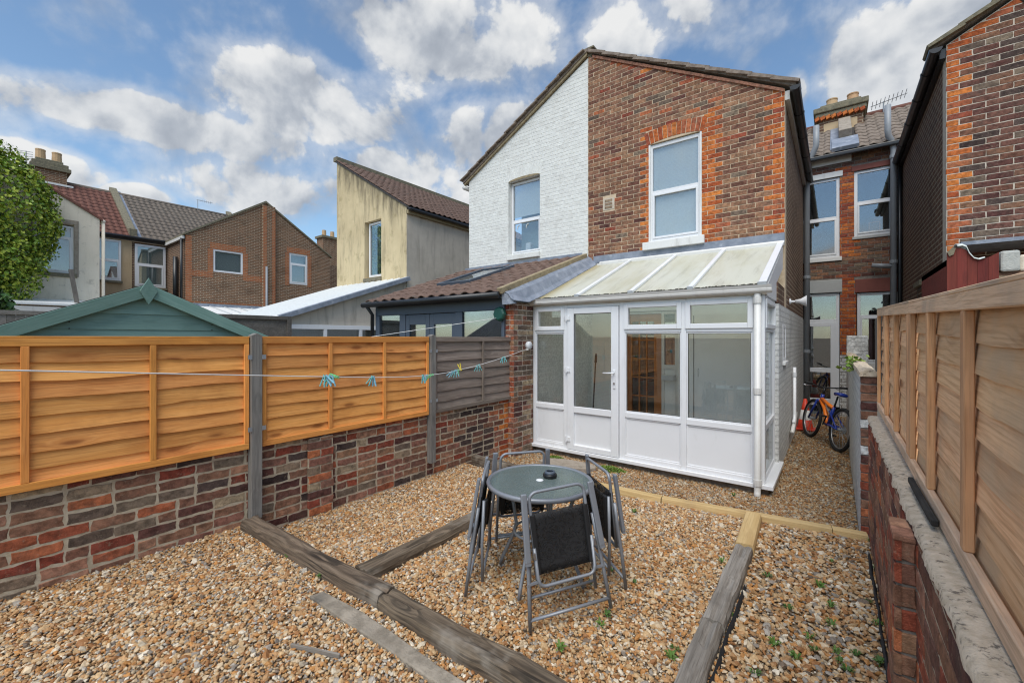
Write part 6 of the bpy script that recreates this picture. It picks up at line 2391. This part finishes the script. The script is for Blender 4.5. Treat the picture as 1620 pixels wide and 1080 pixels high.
def chair(label):
    t = thing('folding_chair', label, 'chair', (0, 0, 0), 'folded chairs leaning on the table')
    CM = 'chair_metal'
    for s in (-1, 1):
        MB().tube([(s * .238, .034, 0), (s * .222, .030, .22), (s * .205, .022, .42), (s * .198, .016, .56)], .0105, 10).build('leg', CM, t, smooth=True)
        MB().tube([(s * .200, -.055, .085), (s * .188, -.028, .32), (s * .178, -.012, .60)], .0095, 10).build('leg', CM, t, smooth=True)
        arm = MB().bar((s * .218, .050, .375), (s * .198, .028, .752), .034, .020, up=(0, 1, 0)).build('arm', CM, t, bevel=.006)
        MB().bar((s * .2186, .0507, .362), (s * .2178, .0497, .377), .030, .017, up=(0, 1, 0)).build('end_cap', 'chair_metal', arm)
        MB().bar((s * .228, .034, .250), (s * .160, .036, .256), .012, .012).build('bracket', CM, t)
        MB().bar((s * .176, .044, .385), (s * .178, .044, .420), .012, .012).build('clip', 'steel', t)
    MB().tube([(-.236, .034, .058), (.236, .034, .058)], .0095, 10).build('foot_bar', CM, t, smooth=True)
    MB().tube([(-.198, -.05, .13), (.198, -.05, .13)], .0085, 10).build('rear_bar', CM, t, smooth=True)
    lp = [(-.168, .024, .24), (-.166, .016, .50), (-.164, .010, .695)] + [tuple(p) for p in arc((-.119, .009, .70), .045, 180, 90, 5)] + [tuple(p) for p in arc((.119, .009, .70), .045, 90, 0, 5)] + [(.164, .010, .695), (.166, .016, .50), (.168, .024, .24)]
    MB().tube(lp, .0095, 10).build('back_frame', CM, t, smooth=True)
    sp = [(-.170, .030, .44), (-.168, .038, .27)] + [tuple(p) for p in arc((-.125, .040, .265), .04, 180, 270, 5)] + [tuple(p) for p in arc((.125, .040, .265), .04, 270, 360, 5)] + [(.168, .038, .27), (.170, .030, .44)]
    MB().tube(sp, .0095, 10).build('seat_frame', CM, t, smooth=True)

    def sling(name, x, z0, z1, y0, y1, bow):
        vs, fs = [], []
        nx, nz = 8, 8
        for i in range(nx + 1):
            for j in range(nz + 1):
                u, v = i / nx, j / nz
                vs.append((-x + 2 * x * u, y0 + (y1 - y0) * v + bow * (4 * u * (1 - u)) * (4 * v * (1 - v)), z0 + (z1 - z0) * v))
        for i in range(nx):
            for j in range(nz):
                a = i * (nz + 1) + j
                fs.append((a, a + nz + 1, a + nz + 2, a + 1))
        o = MB().add(vs, fs).build(name, 'sling', t, smooth=True)
        md = o.modifiers.new('solid', 'SOLIDIFY')
        md.thickness = .002
        for s in (-1, 1):
            MB().bar((s * x, y0, z0), (s * x, y1, z1), .030, .024, up=(0, 1, 0)).build('sleeve', 'membrane', o, bevel=.008)
        return o
    sling('back_sling', .158, .285, .625, .024, .012, -.012)
    sling('seat_sling', .150, .275, .60, -.018, -.022, -.010)
    return t


def place_chairs():
    first = chair('folded black mesh chair in front of the table, facing the camera')
    for i, (deg, dist, lean, roll, side, lab) in enumerate((
            (-36, .42, 5.5, 4.5, -.015, 'folded black mesh chair in front of the table, facing the camera'),
            (-146, .405, 6.0, -2.0, .0, 'folded black mesh chair seen edge-on at the left of the table'),
            (52, .43, 5.0, 2.0, .02, 'folded black mesh chair leaning on the right side of the table'),
            (143, .42, 5.0, 0.0, .0, 'folded black mesh chair hidden behind the table'))):
        o = first if i == 0 else copy_tree(first)
        o['label'] = lab
        n = Vector((math.cos(R(deg)), math.sin(R(deg)), 0))
        u = Vector((n.y, -n.x, 0))
        p = Vector((TC.x, TC.y, TG)) + n * dist + u * side
        m = Matrix.Translation(p) @ Matrix.Rotation(math.atan2(-n.x, n.y), 4, 'Z') @ Matrix.Rotation(R(lean), 4, 'X') @ Matrix.Rotation(R(roll), 4, 'Y') @ Matrix.Diagonal((1, 1, .925, 1))
        o.matrix_basis = m


place_chairs()

# ------------------------------------------------------------------ washing line and pegs
LINE = [(-1.6, 1.56), (-.8, 1.487), (.1, 1.40), (1.0, 1.305), (1.6, 1.243), (2.0, 1.203), (2.4, 1.172), (2.72, 1.157), (3.1, 1.158), (3.715, 1.19), (4.4, 1.25), (5.19, 1.334)]


def line_at(y):
    for (a, za), (b, zb) in zip(LINE, LINE[1:]):
        if a <= y <= b:
            return Vector((-2.4 - .25 * y, y, za + (zb - za) * (y - a) / (b - a)))
    return Vector((-2.4 - .25 * y, y, LINE[-1][1]))


def washing_line():
    pts = [line_at(y) for y in np.linspace(-1.6, 5.19, 90)]
    tag(MB().tube(pts, .0035, 6).build('washing_line', 'line_white', smooth=True), 'thin white washing line sagging along the left fence', 'washing line')
    r = thing('line_reel', 'white washing line reel on the brick pier beside the weathered fence', 'reel', (-3.70, 5.24, 1.37))
    MB().lathe([(0, 0), (.055, 0), (.060, .01), (.060, .045), (.050, .058), (0, .06)], (-3.70, 5.245, 1.40), 22, axis='X').build('drum', 'upvc', r, smooth=True)
    MB().box(-3.70, -3.655, 5.195, 5.215, 1.325, 1.35).build('nozzle', 'upvc_old', r, bevel=.003)
    g = thing('line_reel', 'dark green washing line reel on the pier of the grey garden room', 'reel', (-3.86, 4.86, 1.85))
    MB().lathe([(0, 0), (.085, 0), (.105, .02), (.11, .06), (.085, .095), (.04, .11), (0, .112)], (-3.90, 4.895 - .112, 1.86), 8, axis='Y').build('drum', 'reel_green', g, bevel=.008)
    MB().box(-3.93, -3.87, 4.845, 4.898, 1.76, 1.96).build('bracket', 'reel_green', g)
    a = Vector((-3.93, 4.79, 1.80))
    pts = [a + (Vector((-5.9, 3.2, 1.42)) - a) * t_ for t_ in np.linspace(0, 1, 12)]
    tag(MB().tube(pts, .0045, 6).build('washing_line', 'line_white', smooth=True), 'taut white washing line running from the green reel behind the fence', 'washing line')
    # pegs
    mb = MB()
    for s in (-1, 1):
        mb.hexa([(s * .004, -.006, .012), (s * .009, -.006, .012), (s * .009, .006, .012), (s * .004, .006, .012),
                 (s * .001, -.005, -.0), (s * .0065, -.005, -.0), (s * .0065, .005, -.0), (s * .001, .005, -.0)])
        mb.hexa([(s * .012, -.006, -.068), (s * .018, -.006, -.068), (s * .018, .006, -.068), (s * .012, .006, -.068),
                 (s * .001, -.006, -.0), (s * .0068, -.006, -.0), (s * .0068, .006, -.0), (s * .001, .006, -.0)])
    me = mb.mesh('clothes_peg', 'peg_teal')
    sp = MB().tube([(-.009, 0, -.022), (.009, 0, -.022)], .0045, 8).mesh('spring', 'steel')
    T, B, Gn, Y = 'peg_teal', 'peg_blue', 'peg_green', 'peg_yellow'
    nm = {T: 'teal', B: 'pale blue', Gn: 'green', Y: 'yellow'}
    clusters = [('in the leftmost bunch on the washing line', [(513, T, 12), (517, B, -40), (521, T, 30), (525, B, -8), (530, Gn, 75), (534, Gn, 95)]),
                ('hanging alone against the orange panel', [(591, B, -6)]), ('beside the lone pale blue peg on the orange panel', [(588, T, 32)]),
                ('in the bunch in front of the second grey post', [(669, T, -5), (673, B, 14), (676, T, 30), (680, Gn, 48), (684, Gn, 70)]),
                ('in the bunch against the weathered panel', [(715, B, 42), (719, T, 20), (722, B, -12), (725, Gn, 8), (729, Y, 160)]),
                ('in the pair at the middle of the weathered panel', [(755, T, 16), (758, T, -14)]),
                ('in the pair nearest the white reel', [(795, T, 14), (798, T, -16)])]
    for where, lst in clusters:
        for ci, (px, mt, ang) in enumerate(lst):
            same = [k for k, q in enumerate(lst) if q[1] == mt]
            rank = '' if len(same) == 1 else (', left one' if ci == same[0] else ', right one')
            rr = ray(px, 560)
            y = -2.4 / (rr.x / rr.y + .25)
            p = line_at(y)
            o = bpy.data.objects.new('clothes_peg', me)
            COL.objects.link(o)
            o.material_slots[0].link = 'OBJECT'
            o.material_slots[0].material = M[mt]
            o.matrix_basis = Matrix.Translation(p) @ Matrix.Rotation(YAW + R(random.uniform(-25, 25)), 4, 'Z') @ Matrix.Rotation(R(ang), 4, 'Y')
            WM[o.name] = o.matrix_basis.copy()
            tag(o, '%s clothes peg %s%s' % (nm[mt], where, rank), 'clothes peg', 'clothes pegs on the washing line')
            c = bpy.data.objects.new('spring', sp)
            COL.objects.link(c)
            c.parent = o


washing_line()

# ------------------------------------------------------------------ bicycle and cone in the alley


def bicycle():
    t = thing('bicycle', 'blue and orange bicycle leaning in the alley by the back door', 'bicycle')
    RR = .315
    for x, nm in ((0, 'rear_wheel'), (1.02, 'front_wheel')):
        ring = [(x + RR * math.cos(R(a)), 0, RR + RR * math.sin(R(a))) for a in range(0, 360, 10)]
        wh = MB().tube(ring, .026, 8, closed=True).build(nm, 'rubber', t, smooth=True)
        MB().tube([(x + (RR - .034) * math.cos(R(a)), 0, RR + (RR - .034) * math.sin(R(a))) for a in range(0, 360, 10)], .011, 6, closed=True).build('rim', 'steel', wh, smooth=True)
        sp = MB()
        for k in range(18):
            a = R(20 * k)
            sp.tube([(x, .02 * (1 if k % 2 else -1), RR), (x + (RR - .04) * math.cos(a), 0, RR + (RR - .04) * math.sin(a))], .0022, 4)
        sp.build('spokes', 'steel', wh)
        MB().lathe([(0, -.05), (.022, -.05), (.022, .05), (0, .05)], (x, 0, RR), 10, axis='Y').build('hub', 'galv', wh)
    # frame
    bb, head, seat = (.42, 0, .30), (.80, 0, .70), (.30, 0, .62)
    MB().tube([(.80, 0, .66), (.62, 0, .55), (.50, 0, .40), (.44, 0, .30)], [.034, .032, .034, .03], 10).tube([(.80, 0, .70), (.52, 0, .63), (.33, 0, .60)], .028, 10).build('main_frame', 'orange_paint', t, smooth=True)
    MB().tube([(.33, 0, .62), (.42, 0, .30)], .024, 8).tube([(.42, .05, .32), (.2, .055, .33), (0, .06, RR)], .015, 8).tube([(.42, -.05, .32), (.2, -.055, .33), (0, -.06, RR)], .015, 8).tube([(.36, .04, .54), (0, .06, RR)], .012, 8).tube([(.36, -.04, .54), (0, -.06, RR)], .012, 8).build('swing_arm', 'blue_paint', t, smooth=True)
    MB().tube([(.80, 0, .62), (.775, 0, .77)], .026, 10).tube([(.82, .05, .66), (1.02, .055, RR)], .017, 8).tube([(.82, -.05, .66), (1.02, -.055, RR)], .017, 8).tube([(.82, -.06, .655), (.82, .06, .655)], .02, 8).build('fork', 'blue_paint', t, smooth=True)
    MB().tube([(.33, 0, .60), (.27, 0, .80)], .014, 8).build('seat_post', 'black_plastic', t, smooth=True)
    sd = MB()
    prof = [(.10, .065, .835), (.16, .075, .845), (.22, .060, .84), (.30, .026, .835), (.38, .018, .83)]
    vs, fs = [], []
    for x, w_, z in prof:
        for k in range(8):
            a = R(45 * k)
            vs.append((x, w_ * math.cos(a), z + .026 * math.sin(a)))
    for i in range(4):
        for k in range(8):
            fs.append((i * 8 + k, i * 8 + (k + 1) % 8, i * 8 + 8 + (k + 1) % 8, i * 8 + 8 + k))
    fs += [tuple(range(8)), tuple(range(32, 40))]
    sd.add(vs, fs).build('saddle', 'blue_paint', t, smooth=True)
    MB().tube([(.775, 0, .76), (.76, 0, .86), (.80, 0, .88)], .016, 8).tube([(.72, .31, .93), (.79, .12, .90), (.80, 0, .88), (.79, -.12, .90), (.72, -.31, .93)], .0125, 8).build('handlebar', 'black_plastic', t, smooth=True)
    for s in (-1, 1):
        MB().tube([(.735, s * .20, .925), (.69, s * .32, .935)], .018, 8).build('grip', 'rubber', t, smooth=True)
        MB().tube([(.80, s * .17, .90), (.83, s * .24, .88), (.80, s * .30, .885)], .006, 6).build('brake_lever', 'steel', t, smooth=True)
    MB().lathe([(0, -.006), (.085, -.006), (.085, .006), (0, .006)], (.42, -.06, .30), 20, axis='Y').build('chainring', 'galv', t)
    MB().tube([(.42, -.075, .30), (.50, -.08, .15)], .011, 6).box(.46, .56, -.17, -.085, .135, .16).build('crank', 'black_plastic', t)
    MB().tube([(.42, .075, .30), (.34, .08, .45)], .011, 6).box(.29, .39, .085, .17, .44, .465).build('crank', 'black_plastic', t)
    MB().lathe([(0, -.004), (.055, -.004), (.055, .004), (0, .004)], (0, -.045, RR), 16, axis='Y').build('cassette', 'galv', t)
    MB().tube([(.0, -.052, RR + .05), (.42, -.066, .385)], .005, 5).tube([(.0, -.052, RR - .05), (.42, -.066, .215)], .005, 5).build('chain', 'black_plastic', t)
    MB().tube([(.56, 0, .60), (.40, 0, .48)], .024, 8).build('shock', 'steel', t)
    a, b = Vector((.035, 8.2, -.21)), Vector((-.36, 9.14, -.21))
    d = (b - a).normalized()
    m = Matrix.Translation(a) @ Matrix.Rotation(math.atan2(d.y, d.x), 4, 'Z') @ Matrix.Rotation(R(9), 4, 'X')
    t.matrix_basis = m
    c = thing('traffic_cone', 'red and white traffic cone behind the bicycle wheel', 'traffic cone', (-.44, 9.75, -.22))
    MB().box(-.60, -.28, 9.59, 9.91, -.22, -.19).build('base', 'cone_red', c, bevel=.01)
    p = [(.13, -.19), (.092, 0.0), (.068, .16), (.030, .36), (.022, .36)]
    MB().lathe([(.13, -.19), (.098, -.03), (0, -.03)], (-.44, 9.75, 0), 18).build('cone_lower', 'cone_red', c, smooth=True)
    MB().lathe([(.0975, -.03), (.065, .15), (0, .15)], (-.44, 9.75, 0), 18).build('white_band', 'white_paint', c, smooth=True)
    MB().lathe([(.0645, .15), (.025, .36), (0, .36)], (-.44, 9.75, 0), 18).build('cone_upper', 'cone_red', c, smooth=True)


bicycle()

# ------------------------------------------------------------------ planting


def leaf_mass(name, centers, normals, size, tones, mt='leaves', droop=.5):
    N = len(centers)
    a = rng.normal(size=(N, 3))
    nrm = normals + .75 * rng.normal(size=(N, 3))
    nrm /= np.linalg.norm(nrm, axis=1)[:, None]
    u = np.cross(nrm, a)
    u /= np.linalg.norm(u, axis=1)[:, None]
    v = np.cross(nrm, u)
    s = size * rng.uniform(.6, 1.3, N)[:, None]
    q = np.stack([centers - u * s * .5, centers + v * s * .42 - u * s * .1 + nrm * s * .08, centers + u * s * .6, centers - v * s * .42 - u * s * .1 + nrm * s * .08], 1).reshape(-1, 3)
    F = np.arange(N * 4).reshape(N, 4)
    t = np.repeat(tones, 4, 0)
    return mesh_np(name, q, F, t, mt, False)


def ivy():
    t = thing('ivy_bush', 'great mound of yellow green ivy over the left end of the cream house', 'ivy', (-21, .4, -.3))
    N = 26000
    d = rng.normal(size=(N, 3))
    d /= np.linalg.norm(d, axis=1)[:, None]
    keep = d[:, 0] > -.25
    d = d[keep]
    N = len(d)
    bump = np.array([1 + .10 * mnoise.noise(Vector(p * 2.6)) + .09 * mnoise.noise(Vector(p * 8)) for p in d])
    rad = np.array([1.0, 2.12, 2.55])
    c0 = np.array([-21.3, .02, 5.35])
    P = c0 + d * rad * bump[:, None] * rng.uniform(.86, 1.03, N)[:, None]
    N2 = 5000
    d2 = rng.normal(size=(N2, 3))
    d2 /= np.linalg.norm(d2, axis=1)[:, None]
    P2 = np.array([-21.0, .15, 3.8]) + d2 * np.array([.9, 1.75, 1.6]) * rng.uniform(.85, 1.02, N2)[:, None]
    tone = np.array([(.30, .38, .04), (.18, .29, .03), (.42, .46, .06), (.09, .16, .02)])
    pick = rng.choice(4, N + N2, p=[.35, .3, .2, .15])
    o = leaf_mass('foliage', np.concatenate([P, P2]), np.concatenate([d, d2]), .105, tone[pick] * rng.uniform(.7, 1.3, N + N2)[:, None])
    attach(o, t)
    MB().lathe([(0, -2.2), (.6, -2.0), (1.0, -1.0), (1.0, .5), (.75, 1.6), (0, 2.1)], (-21.75, .0, 5.2), 12).build('branches', 'weed_dark', t)
    MB().tube([(-21.6, .1, -.4), (-21.6, .1, 3.5), (-21.6, .0, 6.0)], [.18, .14, .06], 8).build('trunk', 'sleeper_old', t)
    b = thing('bush', 'dark green leafy bush below the ivy at the left edge', 'bush', (-17.5, .3, -.3))
    N = 5000
    d = rng.normal(size=(N, 3))
    d /= np.linalg.norm(d, axis=1)[:, None]
    P = np.array([-17.8, -.05, 2.2]) + d * np.array([.8, 1.05, 1.05]) * (rng.uniform(0, 1, N) ** .33)[:, None]
    tone = np.array([(.05, .12, .022), (.08, .17, .03), (.03, .07, .015)])
    attach(leaf_mass('foliage', P, d, .14, tone[rng.choice(3, N)] * rng.uniform(.7, 1.3, N)[:, None]), b)
    MB().tube([(-17.8, .0, -.4), (-17.8, -.05, 2.4)], [.08, .03], 6).build('trunk', 'sleeper_old', b)


ivy()


def weeds():
    variants = []
    for k in range(5):
        mb = MB()
        rr = random.Random(k)
        for i in range(16):
            a = rr.uniform(0, 6.28)
            L = rr.uniform(.018, .045)
            h = rr.uniform(.008, .045)
            d = Vector((math.cos(a), math.sin(a), 0))
            s = Vector((-d.y, d.x, 0)) * rr.uniform(.004, .009)
            b = d * .004
            mb.add([b, b + d * L * .55 + s + Vector((0, 0, h)), b + d * L + Vector((0, 0, h * .9)), b + d * L * .55 - s + Vector((0, 0, h))], [(0, 1, 2, 3)])
        variants.append(mb.mesh('weed', 'weed_green' if k % 2 else 'weed_dark'))
    zones = [
        ('small weed in the gravel strip right of the grey sleepers', 'weed', [(1214, 915), (1315, 890), (1297, 931), (1247, 967), (1313, 961), (1316, 992), (1288, 1031), (1329, 1050), (1354, 1040), (1375, 954), (1195, 1068), (1225, 1024), (1260, 1045), (1340, 1065), (1280, 1012), (1322, 1035)]),
        ('small green weed at the foot of the right brick wall', 'weed', [(1383, 903), (1376, 858), (1392, 1052), (1387, 990)]),
        ('small green weed in the gravel around the table', 'weed', [(933, 925), (1005, 924), (960, 977), (951, 992), (885, 1031), (1003, 812), (968, 905)]),
        ('green weed tuft against the left edge of the grey sleepers', 'weed', [(1143, 891), (1150, 902), (1157, 976), (1062, 1045), (1068, 1030)]),
        ('green weed tuft at the base of the left wall', 'weed', [(484, 815), (479, 818), (490, 813)]),
        ('tiny weed beside the front sleeper', 'weed', [(455, 883), (505, 915), (402, 803), (398, 812)]),
        ('green weed tuft by the conservatory plinth', 'weed', [(1005, 742), (1031, 744), (1160, 785)])]
    for lab, cat, pts in zones:
        for k, (px, py) in enumerate(sorted(pts, key=lambda q: q[1])):
            r = ray(px, py)
            z = -.02
            for _ in range(3):
                p = r * ((z - EYE) / r.z)
                z = ground_z(p.x, p.y)
            o = bpy.data.objects.new('weed', random.choice(variants))
            COL.objects.link(o)
            sc = random.uniform(.5, .9)
            o.matrix_basis = Matrix.Translation((p.x, p.y, z + .006)) @ Matrix.Rotation(random.uniform(0, 6), 4, 'Z') @ Matrix.Scale(sc, 4)
            od = ['nearest the house', 'second from the house', 'third from the house', 'fourth from the house', 'fifth from the house', 'sixth from the house', 'seventh from the house', 'eighth from the house', 'ninth from the house', 'tenth from the house', 'eleventh from the house', 'twelfth from the house', 'thirteenth from the house', 'fourteenth from the house', 'second from the camera', 'nearest the camera'][k]
            tag(o, lab + ', ' + od, cat, 'weeds: ' + lab.split(' weed')[-1].strip())
    # moss cushions
    for (px, py, rx, lab) in ((966, 743, .20, 'bright green moss cushion beside the stone step slab'), (880, 726, .15, 'bright green moss patch behind the back chair by the conservatory'), (1031, 745, .06, 'small dark moss cushion against the conservatory plinth')):
        r = ray(px, py)
        p = r * ((-.22 - EYE) / r.z)
        N = int(9000 * rx)
        a = rng.uniform(0, 6.28, N)
        rad = np.sqrt(rng.uniform(0, 1, N))
        x = p.x + rx * rad * np.cos(a) * (1 + .25 * np.sin(3 * a))
        y = p.y + rx * .55 * rad * np.sin(a) * (1 + .2 * np.cos(4 * a))
        z = -.225 + .05 * (1 - rad ** 2) * rng.uniform(.6, 1.1, N)
        C = np.stack([x, y, z], 1)
        tone = np.array([(.13, .21, .02), (.08, .15, .014), (.19, .26, .04)])[rng.choice(3, N)]
        o = leaf_mass('moss_cushion', C, np.tile(np.array([0, 0, 1.0]), (N, 1)), .016, tone)
        tag(o, lab, 'moss')
    # plant rooted in the alley wall coping
    N = 90
    C = np.array([.205, 6.3, 1.22]) + rng.normal(size=(N, 3)) * np.array([.05, .16, .05]) + np.array([-.02, 0, -.01])
    wp = thing('wall_plant', 'small green plant rooted in the coping of the white alley wall', 'plant', (.205, 6.3, 1.2))
    attach(leaf_mass('foliage', C, rng.normal(size=(N, 3)), .05, np.array([(.10, .18, .02), (.16, .22, .03)])[rng.choice(2, N)]), wp)
    MB().tube([(.21, 6.3, 1.18), (.19, 6.28, 1.25), (.16, 6.2, 1.24)], .006, 6).tube([(.21, 6.3, 1.18), (.20, 6.4, 1.24)], .005, 6).build('stem', 'weed_dark', wp)


weeds()
